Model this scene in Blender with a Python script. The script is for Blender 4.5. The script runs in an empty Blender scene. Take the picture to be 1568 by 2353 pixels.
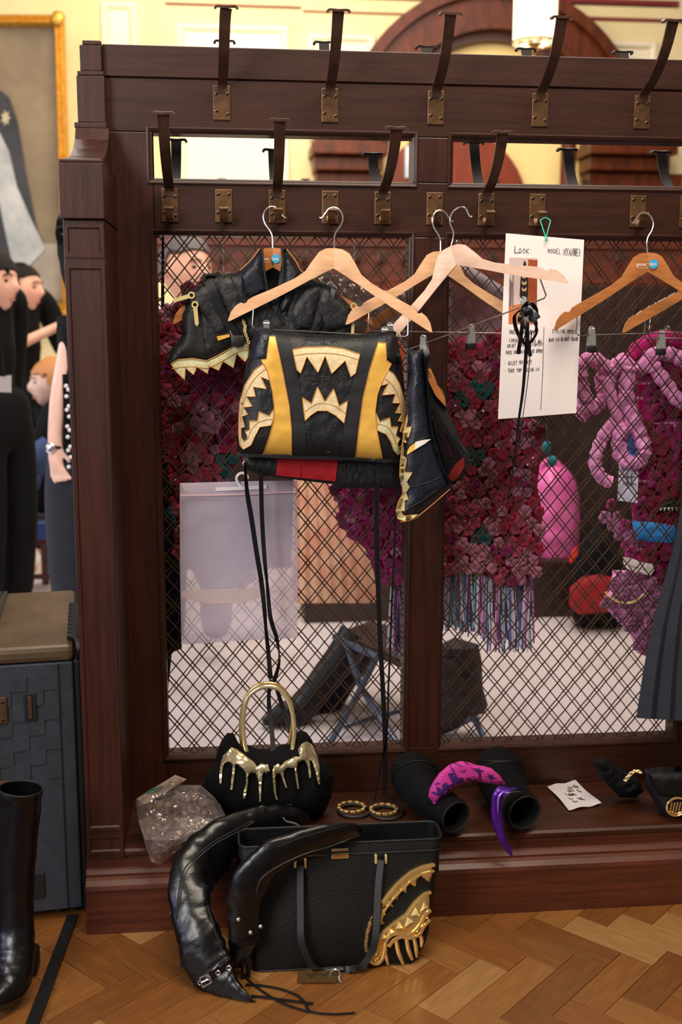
import bpy, bmesh, math, random
from math import sin, cos, pi, sqrt, radians as R
from mathutils import Vector as V, Matrix, geometry
from mathutils.bvhtree import BVHTree
random.seed(11)
SC = bpy.context.scene
COL = SC.collection
# ------------------------------------------------------------------ camera
YAW, PITCH, ROLL, FPX = .1017977, .1688024, .002681, 2552.1
CAM = V((.12231, -2.586, 1.3346))
fw = V((sin(YAW)*cos(PITCH), cos(YAW)*cos(PITCH), -sin(PITCH)))
rt = V((cos(YAW), -sin(YAW), 0)); up = rt.cross(fw)
rt, up = cos(ROLL)*rt + sin(ROLL)*up, cos(ROLL)*up - sin(ROLL)*rt
cd = bpy.data.cameras.new('camera'); co = bpy.data.objects.new('camera', cd); COL.objects.link(co)
m = Matrix((rt, up, -fw)).transposed().to_4x4(); m.translation = CAM
co.matrix_world = m
cd.sensor_fit = 'VERTICAL'; cd.sensor_height = 36; cd.sensor_width = 24; cd.lens = FPX*36/2353
cd.clip_start = .05; cd.dof.use_dof = True; cd.dof.focus_distance = 2.52; cd.dof.aperture_fstop = 2.8
SC.camera = co
# ------------------------------------------------------------------ light
w = bpy.data.worlds.new('world'); SC.world = w; w.use_nodes = True
bg = w.node_tree.nodes['Background']; bg.inputs[0].default_value = (1, .84, .70, 1); bg.inputs[1].default_value = .13
def area(name, loc, target, size, power, color, sy=None):
    d = bpy.data.lights.new(name, 'AREA'); d.energy = power; d.color = color; d.size = size
    if sy: d.shape = 'RECTANGLE'; d.size_y = sy
    o = bpy.data.objects.new(name, d); COL.objects.link(o); o.location = loc
    o.rotation_euler = (V(target)-V(loc)).to_track_quat('-Z', 'Y').to_euler()
    return o
area('window_light', (-2.2, -3.4, 2.6), (.5, 0, 1.25), 1.5, 128, (1.0, .97, .94), 1.8)
area('overhead_fill_front', (.8, -1.5, 3.7), (.7, -.1, .6), 2.0, 105, (1, .86, .70), 1.2)  # added overhead fill to brighten garments behind the grille, no fitting here
area('low_window_light', (-2.6, -1.6, .9), (.2, -.3, .5), .9, 15, (.62, .58, 1.0))
area('ceiling_light_hall', (.9, 1.9, 3.9), (.9, 2.8, 0), 3.4, 150, (1, .90, .82), 3.0)
area('chandelier_light_hall', (0, 3.2, 3.6), (.6, 5, 2.0), 1.6, 48, (1, .80, .52))
area('side_window_hall', (-3.4, 2.2, 2.2), (0, 2.4, .6), 1.8, 75, (.86, .92, 1.0))
vs = SC.view_settings; vs.view_transform = 'Standard'; vs.look = 'None'; vs.exposure = 0; vs.gamma = 1; vs.use_curve_mapping = False
# ------------------------------------------------------------------ pixel helpers
def ray(px, py): return fw + rt*((px-784)/FPX) - up*((py-1176.5)/FPX)
def W(px, py, Y=0.):
    d = ray(px, py); return CAM + d*((Y-CAM.y)/d.y)
def G(px, py, Z=0.):
    d = ray(px, py); return CAM + d*((Z-CAM.z)/d.z)
def pm(Y): return FPX/((V((.5, Y, 1))-CAM).dot(fw))      # pixels per metre at depth Y
def off(ox, oy, s, pts): return [(ox+a/s, oy+b/s) for a, b in pts]
# ------------------------------------------------------------------ materials
def lin(c): return tuple(((x/255)/12.92 if x <= 10.31 else ((x/255+.055)/1.055)**2.4) for x in c)+(1,)
def mat(name, col, rough=.5, metal=0, col2=None, ns=20, stretch=(1, 1, 1), bump=0, bs=60, bstr=(1, 1, 1), coat=0, sheen=0, spec=.5, emit=0, bands=None, voro=0):
    M = bpy.data.materials.new(name); M.use_nodes = True; t = M.node_tree; N = t.nodes; L = t.links
    b = N['Principled BSDF']; b.inputs['Roughness'].default_value = rough; b.inputs['Metallic'].default_value = metal
    b.inputs['Coat Weight'].default_value = coat; b.inputs['Coat Roughness'].default_value = .15
    b.inputs['Sheen Weight'].default_value = sheen; b.inputs['Specular IOR Level'].default_value = spec
    c1 = lin(col); b.inputs['Base Color'].default_value = c1
    tc = N.new('ShaderNodeTexCoord')
    def noise(sc, st, det=4):
        mp = N.new('ShaderNodeMapping'); mp.inputs['Scale'].default_value = st; L.new(tc.outputs['Object'], mp.inputs[0])
        n = N.new('ShaderNodeTexNoise'); n.inputs['Scale'].default_value = sc; n.inputs['Detail'].default_value = det; n.inputs['Roughness'].default_value = .6
        L.new(mp.outputs[0], n.inputs['Vector']); return n
    if col2:
        n = noise(ns, stretch); r = N.new('ShaderNodeValToRGB'); L.new(n.outputs[0], r.inputs[0])
        r.color_ramp.elements[0].position = .35; r.color_ramp.elements[1].position = .65
        r.color_ramp.elements[0].color = c1; r.color_ramp.elements[1].color = lin(col2)
        L.new(r.outputs[0], b.inputs['Base Color'])
    if bump:
        bp = N.new('ShaderNodeBump'); bp.inputs['Strength'].default_value = bump; bp.inputs['Distance'].default_value = .004
        if voro:
            n = N.new('ShaderNodeTexVoronoi'); n.inputs['Scale'].default_value = bs; L.new(tc.outputs['Object'], n.inputs['Vector'])
        else: n = noise(bs, bstr)
        L.new(n.outputs[0], bp.inputs['Height']); L.new(bp.outputs[0], b.inputs['Normal'])
    if emit:
        b.inputs['Emission Color'].default_value = c1; b.inputs['Emission Strength'].default_value = emit
    return M
def film(name, col, alpha, rough=.3, bump=0, bs=30, spec=.5):
    M = mat(name, col, rough, bump=bump, bs=bs, spec=spec); t = M.node_tree; N = t.nodes; L = t.links
    b = N['Principled BSDF']; o = N['Material Output']; tr = N.new('ShaderNodeBsdfTransparent'); mx = N.new('ShaderNodeMixShader')
    mx.inputs[0].default_value = alpha; L.new(tr.outputs[0], mx.inputs[1]); L.new(b.outputs[0], mx.inputs[2]); L.new(mx.outputs[0], o.inputs[0])
    return M
def foil(name, col, base=.10, rough=.1, bs=60):
    M = bpy.data.materials.new(name); M.use_nodes = True; t = M.node_tree; N = t.nodes; L = t.links; N.remove(N['Principled BSDF'])
    g = N.new('ShaderNodeBsdfAnisotropic'); g.inputs['Roughness'].default_value = rough; g.inputs['Color'].default_value = lin(col)
    d = N.new('ShaderNodeBsdfDiffuse'); d.inputs[0].default_value = lin(col); gd = N.new('ShaderNodeMixShader'); gd.inputs[0].default_value = .35
    tr = N.new('ShaderNodeBsdfTransparent'); mx = N.new('ShaderNodeMixShader'); lw = N.new('ShaderNodeLayerWeight'); lw.inputs[0].default_value = .35
    ma = N.new('ShaderNodeMath'); ma.operation = 'MULTIPLY_ADD'; ma.inputs[1].default_value = .6; ma.inputs[2].default_value = base; ma.use_clamp = True
    n = N.new('ShaderNodeTexVoronoi'); n.inputs['Scale'].default_value = bs; tc = N.new('ShaderNodeTexCoord'); L.new(tc.outputs['Object'], n.inputs['Vector'])
    bp = N.new('ShaderNodeBump'); bp.inputs['Strength'].default_value = 1; bp.inputs['Distance'].default_value = .01; L.new(n.outputs[0], bp.inputs['Height'])
    for q in (g, d, lw): L.new(bp.outputs[0], q.inputs['Normal'])
    L.new(g.outputs[0], gd.inputs[1]); L.new(d.outputs[0], gd.inputs[2]); L.new(lw.outputs['Fresnel'], ma.inputs[0]); L.new(ma.outputs[0], mx.inputs[0])
    L.new(tr.outputs[0], mx.inputs[1]); L.new(gd.outputs[0], mx.inputs[2]); L.new(mx.outputs[0], N['Material Output'].inputs[0]); return M
m_mah = mat('mahogany', (42, 19, 10), .44, col2=(56, 27, 15), ns=9, stretch=(.5, 6, 8), bump=.08, bs=30, bstr=(1, 8, 10), coat=.08, spec=.35)
m_mahv = mat('mahogany_upright', (45, 19, 11), .40, col2=(62, 28, 17), ns=9, stretch=(8, 8, .5), bump=.08, bs=30, bstr=(10, 10, 1), coat=.15, spec=.4)
m_mahr = mat('mahogany_red_worn', (64, 26, 12), .46, col2=(92, 42, 22), ns=7, stretch=(.6, 5, 9), bump=.1, bs=25, bstr=(1, 8, 12), coat=.2)
m_brass = mat('aged_bronze', (116, 84, 54), .38, .55, col2=(88, 62, 42), ns=40)
m_hook = mat('dark_bronze_hook', (88, 60, 46), .38, .2, col2=(66, 45, 35), ns=30)
m_screw = mat('screw_steel', (92, 74, 58), .3, .9)
m_wire = mat('grille_bronze_wire', (66, 46, 34), .5, .35)
m_wood = mat('pale_beech', (234, 188, 146), .42, col2=(220, 168, 124), ns=14, stretch=(1, 3, 8), bump=.03, bs=50, bstr=(1, 3, 10))
m_woodp = mat('light_birch', (226, 190, 164), .42, col2=(216, 176, 146), ns=14, stretch=(1, 3, 8))
m_woodo = mat('honey_wood', (186, 120, 66), .4, col2=(170, 104, 54), ns=18, stretch=(1, 3, 9))
m_chrome = mat('chrome', (230, 228, 228), .14, .85)
m_hookb = mat('hook_shaded_bronze', (26, 19, 17), .6, spec=.3)  # hooks behind the rack: silhouette shade put into a darker colour
m_steel = mat('steel_wire', (196, 184, 176), .25, 1)
m_rubber = mat('black_rubber', (12, 12, 15), .5)
m_blk = mat('black_textured_leather', (15, 16, 18), .5, col2=(22, 23, 26), ns=30, bump=.7, bs=55, bstr=(1.6, 1.6, 1))
m_nav = mat('navy_black_leather', (17, 21, 31), .42, col2=(25, 30, 43), ns=20, bump=.7, bs=50, bstr=(1.4, 1.4, .8))
m_blks = mat('black_twill', (20, 21, 24), .62, bump=.15, bs=300)
m_trim = mat('black_binding', (9, 9, 11), .6)
m_gold = mat('gold_satin', (240, 188, 86), .42, .2, col2=(230, 176, 74), ns=12, bump=.08, bs=60)
m_glit = mat('glitter_gold', (226, 196, 138), .42, .15, col2=(238, 220, 184), ns=160, bump=.5, bs=500)
m_glitg = mat('glitter_green_gold', (204, 192, 130), .4, .08, col2=(212, 214, 178), ns=140, bump=.5, bs=500)
m_stitch = mat('gold_stitching', (196, 138, 66), .5)
m_red = mat('red_suede', (184, 18, 30), .8, col2=(166, 14, 26), ns=40, bump=.2, bs=200)
m_poly = mat('polished_gold', (240, 202, 128), .17, .8)
m_brg = mat('bright_gold', (244, 222, 156), .25, .45)
m_pgold = mat('pale_gold_chrome', (246, 230, 180), .16, .75)
m_lea = mat('glossy_black_leather', (5, 5, 8), .30, col2=(8, 8, 11), ns=10, bump=.55, bs=16, spec=.5)
m_tote = mat('tote_grained_leather', (9, 9, 11), .5, spec=.35, bump=.3, bs=420, voro=1)
m_rib = mat('black_satin_ribbon', (14, 14, 18), .36)
m_suede = mat('black_suede', (7, 6, 8), .9, col2=(11, 10, 12), ns=25, bump=.5, bs=30, spec=.15)
m_card = mat('white_foam_card', (238, 228, 224), .6)
m_ink = mat('black_ink', (38, 34, 40), .7)
m_green = mat('green_string', (50, 190, 158), .5)
m_white = mat('white_print', (240, 232, 224), .5)
m_blue = mat('blue_print', (58, 158, 206), .5)
m_pap = mat('note_paper', (205, 196, 196), .7)
m_cream = mat('cream_plaster', (238, 220, 168), .7, col2=(232, 212, 158), ns=3)
m_creamw = mat('pale_moulding', (246, 234, 206), .6)
m_redl = mat('dark_red_line', (120, 32, 30), .6)
m_arch = mat('orange_mahogany', (104, 46, 16), .4, col2=(72, 29, 10), ns=6, stretch=(4, 4, 1), spec=.3)
m_gframe = mat('gilt_frame', (222, 172, 70), .4, .6, col2=(190, 136, 48), ns=30, bump=.4, bs=60)
m_skin = mat('skin', (226, 172, 146), .5, col2=(218, 160, 134), ns=20)
m_skinp = mat('fair_skin', (236, 196, 178), .5, col2=(230, 186, 168), ns=20)
m_hair = mat('dark_hair', (15, 10, 9), .6, spec=.2, bump=.5, bs=60, bstr=(8, 8, .6))
m_hairr = mat('ginger_hair', (196, 128, 70), .45, bump=.5, bs=60, bstr=(8, 8, .6))
m_hairg = mat('grey_brown_hair', (84, 72, 70), .5, bump=.5, bs=60, bstr=(8, 8, .6))
m_cloth = mat('black_cloth', (8, 8, 10), .85, spec=.2, bump=.2, bs=20)
m_denim = mat('blue_denim', (52, 74, 116), .8, col2=(38, 58, 96), ns=18, bump=.2, bs=200)
m_char = mat('charcoal_wool', (36, 40, 50), .85, col2=(29, 33, 43), ns=20, bump=.15, bs=300)
m_pearl = mat('pearl', (226, 222, 226), .2)
m_lip = mat('lips', (196, 118, 108), .5)
m_eye = mat('eye_dark', (26, 18, 18), .2)
# ------------------------------------------------------------------ object helpers
def worg(p):
    o = V((0, 0, 0))
    while p: o = o + p.location; p = p.parent
    return o
def link(name, me, parent, M=None, at=None):
    o = bpy.data.objects.new(name, me); COL.objects.link(o); o.parent = parent
    if M:
        for mm in (M if isinstance(M, (list, tuple)) else [M]): me.materials.append(mm)
    if at is not None: o.location = V(at)-worg(parent)
    return o
def tag(o, label=None, cat=None, group=None, kind=None):
    if label: o['label'] = label
    if cat: o['category'] = cat
    if group: o['group'] = group
    if kind: o['kind'] = kind
    return o
def empty(name, loc, label=None, cat=None, group=None):
    o = bpy.data.objects.new(name, None); COL.objects.link(o); o.location = V(loc); o.empty_display_size = .05
    return tag(o, label, cat, group)
def mk(name, bm, M, parent=None, smooth=True, keep=False):
    """bm in world coordinates -> one object"""
    bmesh.ops.remove_doubles(bm, verts=bm.verts, dist=1e-6)
    bmesh.ops.recalc_face_normals(bm, faces=bm.faces)
    if parent is None:
        xs = [v.co for v in bm.verts]; n = len(xs)
        org = V((sum(c.x for c in xs)/n, sum(c.y for c in xs)/n, min(c.z for c in xs)))
    else: org = worg(parent)
    bmesh.ops.translate(bm, verts=bm.verts, vec=-org)
    me = bpy.data.meshes.new(name); bm.to_mesh(me); bm.free()
    if smooth:
        me.polygons.foreach_set('use_smooth', [True]*len(me.polygons))
        try: me.set_sharp_from_angle(angle=R(38))
        except Exception: pass
    o = bpy.data.objects.new(name, me); COL.objects.link(o); o.parent = parent
    if parent is None: o.location = org
    for mm in (M if isinstance(M, (list, tuple)) else [M]): me.materials.append(mm)
    return o
def B(): return bmesh.new()
def box(bm, x0, x1, y0, y1, z0, z1, bev=0, mi=0):
    vs = [bm.verts.new((x, y, z)) for x in (x0, x1) for y in (y0, y1) for z in (z0, z1)]
    F = [(0, 1, 3, 2), (4, 6, 7, 5), (0, 4, 5, 1), (2, 3, 7, 6), (0, 2, 6, 4), (1, 5, 7, 3)]
    fs = [bm.faces.new([vs[i] for i in f]) for f in F]
    for f in fs: f.material_index = mi
    if bev:
        es = list({e for f in fs for e in f.edges})
        bmesh.ops.bevel(bm, geom=es, offset=bev, segments=2, affect='EDGES', profile=.5)
    return vs
def xf(bm, mtx, start=0):
    bm.verts.ensure_lookup_table()
    bmesh.ops.transform(bm, matrix=mtx, verts=bm.verts[start:])
def frames(pts, closed=False):
    n = len(pts); T = []
    for i in range(n):
        a = pts[i-1] if (i or closed) else pts[0]; b = pts[(i+1) % n] if (i < n-1 or closed) else pts[-1]
        t = (b-a); T.append(t.normalized() if t.length > 1e-9 else V((0, 0, 1)))
    u = T[0].orthogonal().normalized(); U = []
    for t in T:
        u = u-t*u.dot(t); u = u.normalized() if u.length > 1e-6 else t.orthogonal().normalized(); U.append(u)
    return T, U
def ring_loft(bm, rings, closed=False, caps=True):
    vr = [[bm.verts.new(p) for p in r] for r in rings]; n = len(vr[0]); m_ = len(vr)
    for i in range(m_ if closed else m_-1):
        a, b = vr[i], vr[(i+1) % m_]
        for j in range(n):
            k = (j+1) % n
            bm.faces.new((a[j], a[k], b[k], b[j]))
    if caps and not closed:
        bm.faces.new(vr[0][::-1]); bm.faces.new(vr[-1])
    return vr
def smoothpath(P, sub=4, closed=False):
    """Catmull-Rom through tuples of equal length"""
    P = [tuple(p) for p in P]; n = len(P); out = []
    rng = range(n if closed else n-1)
    for i in rng:
        p0 = P[(i-1) % n] if (closed or i > 0) else P[0]; p1 = P[i]; p2 = P[(i+1) % n]
        p3 = P[(i+2) % n] if (closed or i+2 < n) else P[-1]
        for s in range(sub):
            t = s/sub
            out.append(tuple(.5*((2*b)+(-a+c)*t+(2*a-5*b+4*c-d)*t*t+(-a+3*b-3*c+d)*t**3) for a, b, c, d in zip(p0, p1, p2, p3)))
    if not closed: out.append(P[-1])
    return out
def tube(bm, pts, r, n=8, closed=False, sub=0, caps=True):
    if not isinstance(r, (list, tuple)): r = [r]*len(pts)
    if sub:
        q = smoothpath([tuple(p)+(rr,) for p, rr in zip(pts, r)], sub, closed)
        pts = [V(x[:3]) for x in q]; r = [max(x[3], 1e-4) for x in q]
    else: pts = [V(p) for p in pts]
    T, U = frames(pts, closed)
    ring_loft(bm, [[p+(u*cos(2*pi*k/n)+t.cross(u)*sin(2*pi*k/n))*rr for k in range(n)] for p, t, u, rr in zip(pts, T, U, r)], closed, caps)
def strap(bm, pts, side, w, t, sub=4, wl=None):
    """flat band: side = width direction (vector or list)"""
    q = smoothpath([tuple(p) for p in pts], sub) if sub else [tuple(p) for p in pts]
    pts2 = [V(x) for x in q]; T, _ = frames(pts2); n = len(pts2); rings = []
    for i, (p, tt) in enumerate(zip(pts2, T)):
        f = i/max(n-1, 1)
        if isinstance(side, (list, tuple)) and isinstance(side[0], V):
            g = f*(len(side)-1); a = int(min(g, len(side)-2)); s = side[a].lerp(side[a+1], g-a)
        else: s = V(side)
        s = (s-tt*s.dot(tt)).normalized(); nn = tt.cross(s)
        ww = (w if wl is None else wl[0]+(wl[1]-wl[0])*f)/2
        rings.append([p+s*ww+nn*t/2, p-s*ww+nn*t/2, p-s*ww-nn*t/2, p+s*ww-nn*t/2])
    ring_loft(bm, rings)
def prism(bm, pts, vec, mi=0):
    a = [bm.verts.new(p) for p in pts]; b = [bm.verts.new(V(p)+V(vec)) for p in pts]; n = len(a)
    fs = [bm.faces.new(a), bm.faces.new(b[::-1])]+[bm.faces.new((a[i], b[i], b[(i+1) % n], a[(i+1) % n])) for i in range(n)]
    for f in fs: f.material_index = mi
    return a+b
def ball(bm, c, r, sx=1, sy=1, sz=1, sub=2):
    g = bmesh.ops.create_icosphere(bm, subdivisions=sub, radius=r)
    bmesh.ops.transform(bm, matrix=Matrix.Translation(V(c)) @ Matrix.Diagonal((sx, sy, sz, 1)), verts=g['verts']); return g['verts']
def segd(p, a, b):
    ax, ay = a; bx, by = b; dx, dy = bx-ax, by-ay; l = dx*dx+dy*dy
    t = 0 if l == 0 else max(0, min(1, ((p[0]-ax)*dx+(p[1]-ay)*dy)/l))
    return math.hypot(p[0]-ax-t*dx, p[1]-ay-t*dy)
def inside(p, poly):
    c = False; n = len(poly); x, y = p
    for i in range(n):
        x1, y1 = poly[i]; x2, y2 = poly[i-1]
        if (y1 > y) != (y2 > y) and x < (x2-x1)*(y-y1)/(y2-y1)+x1: c = not c
    return c
def dens(poly, step):
    out = []; n = len(poly)
    for i in range(n):
        a, b = poly[i], poly[(i+1) % n]; k = max(1, int(math.hypot(b[0]-a[0], b[1]-a[1])/step))
        out += [(a[0]+(b[0]-a[0])*j/k, a[1]+(b[1]-a[1])*j/k) for j in range(k)]
    return out
def tri2d(poly, step):
    P = dens(poly, step); n = len(P)
    pts = [V(p) for p in P]; x0 = min(p[0] for p in P); x1 = max(p[0] for p in P); y0 = min(p[1] for p in P); y1 = max(p[1] for p in P)
    j = 0; y = y0+step*.5
    while y < y1:
        x = x0+step*(.5 if j % 2 else .0)+step*.25
        while x < x1:
            if inside((x, y), P) and min(segd((x, y), P[i-1], P[i]) for i in range(n)) > step*.45: pts.append(V((x, y)))
            x += step
        y += step*.87; j += 1
    r = geometry.delaunay_2d_cdt(pts, [(i, (i+1) % n) for i in range(n)], [list(range(n))], 1, 1e-4)
    vs = [tuple(v) for v in r[0]]; D = [min(segd(v, P[i-1], P[i]) for i in range(n)) for v in vs]
    return vs, r[2], D
def shell(bm, tri, front, back, mi=0):
    vs, fs, D = tri
    f = [bm.verts.new(front(v[0], v[1], d)) for v, d in zip(vs, D)]; b = [bm.verts.new(back(v[0], v[1], d)) for v, d in zip(vs, D)]
    cnt = {}
    for t in fs:
        for i in range(len(t)):
            e = (t[i], t[(i+1) % len(t)]); cnt[e] = cnt.get(e, 0)+1
    for t in fs:
        bm.faces.new([f[i] for i in t]).material_index = mi; bm.faces.new([b[i] for i in t][::-1]).material_index = mi
    for (i, j) in cnt:
        if (j, i) not in cnt: bm.faces.new((f[j], f[i], b[i], b[j])).material_index = mi
def prof(d, w): 
    t = 1-min(d/w, 1); return sqrt(max(0, 1-t*t))
def cushion(name, poly, Y, M, parent=None, hf=.02, hb=.01, edge=20, step=10, disp=None, yf=None, th=.003, zmin=None, smooth=True):
    """a puffed panel whose outline is seen at poly (pixels); Y may vary through yf(px,py)"""
    bm = B(); yy = yf or (lambda x, y: Y)
    fr = lambda x, y, d: W(x, y, yy(x, y)-th/2-hf*prof(d, edge)-(disp(x, y)*min(d/edge, 1) if disp else 0))
    bk = lambda x, y, d: W(x, y, yy(x, y)+th/2+hb*prof(d, edge))
    shell(bm, tri2d(poly, step), fr, bk)
    if zmin is not None:
        for v in bm.verts: v.co.z = max(v.co.z, zmin)
    return mk(name, bm, M, parent, smooth)
def bvh(*objs):
    vs, fs = [], []
    for o in objs:
        base = len(vs); wo = worg(o); vs += [v.co+wo for v in o.data.vertices]
        fs += [tuple(base+i for i in p.vertices) for p in o.data.polygons]
    return BVHTree.FromPolygons(vs, fs)
def hit(T, px, py, Y=None):
    d = ray(px, py).normalized(); h = T.ray_cast(CAM, d)
    return h[0] if h[0] is not None else None
def decal(name, poly, T, Y, M, parent, lift=.002, th=.002, bulge=0, edge=8, step=8, line=None, lr=.0011):
    """a flat or raised piece lying on the surface T under poly"""
    bm = B(); tri = tri2d(poly, step)
    def at(x, y, extra):
        d = ray(x, y).normalized(); h = T.ray_cast(CAM, d)
        p = h[0] if h[0] is not None else W(x, y, Y)
        return p-d*extra
    shell(bm, tri, lambda x, y, d: at(x, y, lift+th+bulge*prof(d, edge)), lambda x, y, d: at(x, y, lift-.004))
    o = mk(name, bm, M, parent)
    if line:
        b2 = B(); P = dens(poly, 9); tube(b2, [at(x, y, lift+th+.0004) for x, y in P], lr, 5, True)
        mk('stitching', b2, line, o)
    return o
def text3(name, s, size, fn, M, parent, ext=.0004, shear=0, spacing=1.0):
    """letters placed by fn(x,y)->world point, x,y in units of letter height"""
    c = bpy.data.curves.new(name, 'FONT'); c.body = s; c.size = 1; c.shear = shear; c.space_character = spacing
    c.resolution_u = 3
    o = bpy.data.objects.new(name, c); COL.objects.link(o)
    dg = bpy.context.evaluated_depsgraph_get(); me = bpy.data.meshes.new_from_object(o.evaluated_get(dg))
    bpy.data.objects.remove(o); bm = B(); bm.from_mesh(me); bpy.data.meshes.remove(me)
    bmesh.ops.triangulate(bm, faces=bm.faces)
    wo = worg(parent)
    for v in bm.verts: v.co = fn(v.co.x*size, v.co.y*size)-wo
    me = bpy.data.meshes.new(name); bm.to_mesh(me); bm.free()
    return link(name, me, parent, M)
def dupe(o, parent=None, loc=None, rz=None):
    c = o.copy(); COL.objects.link(c); c.parent = parent
    if loc is not None: c.location = loc
    if rz is not None: c.rotation_euler = (0, 0, rz)
    for ch in list(o.children): dupe(ch, c)
    return c
from mathutils import noise as NZ
def nz(x, y, s=1., k=0): return NZ.noise(V((x*s, y*s, k)))
# ================================================================== structure
def slab(name, x0, x1, y0, y1, z0, z1, M, bev=0, parent=None):
    bm = B(); box(bm, x0, x1, y0, y1, z0, z1, bev); return mk(name, bm, M, parent, smooth=False)
m_fbase = mat('floor_joint_dark', (34, 20, 10), .8)
m_pale = mat('pale_hall_floor', (214, 203, 206), .38, col2=(202, 188, 184), ns=1.2)
fl = tag(slab('floor', -2.6, 3.6, -3.2, .06, -.03, -.004, m_fbase), kind='structure')
tag(slab('floor_hall', -4.5, 6, .06, 5.2, -.03, 0, m_pale), kind='structure')
blk = []
oak = [((134, 86, 38), (114, 70, 28)), ((126, 78, 33), (106, 64, 25)), ((142, 95, 46), (124, 80, 36)), ((118, 72, 30), (98, 58, 22)), ((156, 114, 66), (138, 98, 54)), ((130, 80, 34), (112, 66, 26))]
for i, (a, b) in enumerate(oak):
    M = mat('oak_block_%d' % i, a, .42, col2=b, ns=10, stretch=(1.2, 14, 1), bump=.05, bs=30, bstr=(1, 14, 1), coat=.12)
    bm = B(); L_, w_ = .2195, .0732; box(bm, .0006, L_-.0006, .0006, w_-.0006, -.012, 0, .0008)
    me = bpy.data.meshes.new('parquet_block'); bm.to_mesh(me); bm.free(); me.materials.append(M); blk.append(me)
au = R(43.5); U_ = V((cos(au), sin(au), 0)); V_ = V((cos(au-pi/2), sin(au-pi/2), 0)); C0 = V((.848, -.355, 0)); w_ = .0732
C0 = C0+U_*w_*1  # corner of a block found in the photograph
nb = 0; rr = random.Random(5); fo = worg(fl)
for t in range(-30, 31):
    for s in range(-8, 9):
        bx, by = t+3*s, t-3*s
        for kind in (0, 1):
            # kind 0 runs along U, kind 1 along V
            o2 = C0+U_*w_*(bx if kind == 0 else bx-1)+V_*w_*by
            ctr = o2+(U_*w_*1.5+V_*w_*.5 if kind == 0 else U_*w_*.5+V_*w_*1.5)
            if not (-.62 < ctr.x < 1.62 and -1.08 < ctr.y < -.2): continue
            o = bpy.data.objects.new('parquet_block', rr.choice(blk)); COL.objects.link(o); o.parent = fl
            if kind == 0: o.matrix_local = Matrix.Translation(o2-fo+V_*w_) @ Matrix.Rotation(au, 4, 'Z')
            else: o.matrix_local = Matrix.Translation(o2-fo) @ Matrix.Rotation(au-pi/2, 4, 'Z')
            nb += 1
print('parquet', nb)
# ================================================================== coat rack
XL, XR = -.137, 2.007
rack = empty('coat_rack', (.93, -.02, 0), 'dark mahogany coat rack screen with wire grilles, bronze hooks and low bench', 'coat rack')
def rb(name, x0, x1, y0, y1, z0, z1, M=m_mah, bev=.002):
    bm = B(); box(bm, x0, x1, y0, y1, z0, z1, bev); return mk(name, bm, M, rack, smooth=False)
rb('top_rail', XL, XR, 0, .05, 1.749, 1.862)
rb('cornice_band', XL, XR, -.004, .054, 1.8625, 1.929)
rb('middle_rail', -.035, 1.909, 0, .05, 1.529, 1.649)
rb('left_stile', XL, -.0355, 0, .05, .186, 1.7485, m_mahv)
rb('center_stile', .5425, .6365, 0, .05, .297, 1.5285, m_mahv)
rb('slot_divider', .5485, .6395, .0005, .0495, 1.6495, 1.7485, m_mahv)
rb('center_stile', 1.2375, 1.3305, 0, .05, .297, 1.5285, m_mahv)
rb('slot_divider', 1.2375, 1.3305, .0005, .0495, 1.6495, 1.7485, m_mahv)
rb('right_stile', 1.9095, XR, 0, .05, .186, 1.7485, m_mahv)
rb('bottom_rail', -.035, 1.909, 0, .05, .186, .2965)
def frame(name, x0, x1, z0, z1, wd=.011, yo=-.004):
    bm = B()
    # mitred moulding ring standing slightly proud of the rails, outer size grows by wd
    q = [(-wd, yo+.004), (-wd, yo+.0005), (-wd*.75, yo), (-wd*.35, yo+.0015), (-wd*.2, yo+.006), (.0015, yo+.008), (.0015, .0505), (-.001, .0505)]
    cs = [(x0, z0, 1, 1), (x1, z0, -1, 1), (x1, z1, -1, -1), (x0, z1, 1, -1)]
    ring_loft(bm, [[V((cx+sx*a, y, cz+sz*a)) for a, y in q] for cx, cz, sx, sz in cs], True)
    return mk(name, bm, m_mah, rack, smooth=False)
frame('panel_moulding', -.034, .5435, .2965, 1.529); frame('panel_moulding', .6365, 1.237, .2965, 1.529)
frame('panel_moulding', 1.331, 1.909, .2965, 1.529); frame('panel_moulding', 1.331, 1.909, 1.649, 1.7485)
frame('panel_moulding', -.037, .5485, 1.649, 1.7485); frame('panel_moulding', .640, 1.237, 1.649, 1.7485)
# wire grilles: crimped wires, pairs and singles alternating in both directions
def grille(x0, x1, z0, z1, nx, nz_):
    bm = B(); dx, dz = .0802, .0990; sl = dz/dx; r = .0018
    for d in (1, -1):
        yy = .026+d*.0014
        k = -40
        while k < 60:
            for o_ in (-.0056*1.0, .0056, dx*.5):
                xa = nx+k*dx+o_           # crossing of the height nz_
                # z = nz_ + d*sl*(x-xa)
                pts = []
                for X in (x0, x1):
                    Z = nz_+d*sl*(X-xa)
                    if z0 <= Z <= z1: pts.append((X, Z))
                for Z in (z0, z1):
                    X = xa+(Z-nz_)/(d*sl)
                    if x0 < X < x1: pts.append((X, Z))
                if len(pts) >= 2:
                    a, b = pts[0], pts[1]
                    if math.hypot(a[0]-b[0], a[1]-b[1]) > .006:
                        ln = math.hypot(a[0]-b[0], a[1]-b[1]); n = max(2, int(ln/.0225))
                        tube(bm, [V((a[0]+(b[0]-a[0])*i/n, yy+(.0009*(-1)**i), a[1]+(b[1]-a[1])*i/n)) for i in range(n+1)], r, 4, caps=False)
            k += 1
    tag(mk('wire_grille', bm, m_wire, rack, smooth=True), kind='stuff')
grille(-.034, .5435, .2965, 1.529, .0290, .5160)
grille(.6365, 1.237, .2965, 1.529, .8804, .5200)
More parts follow.
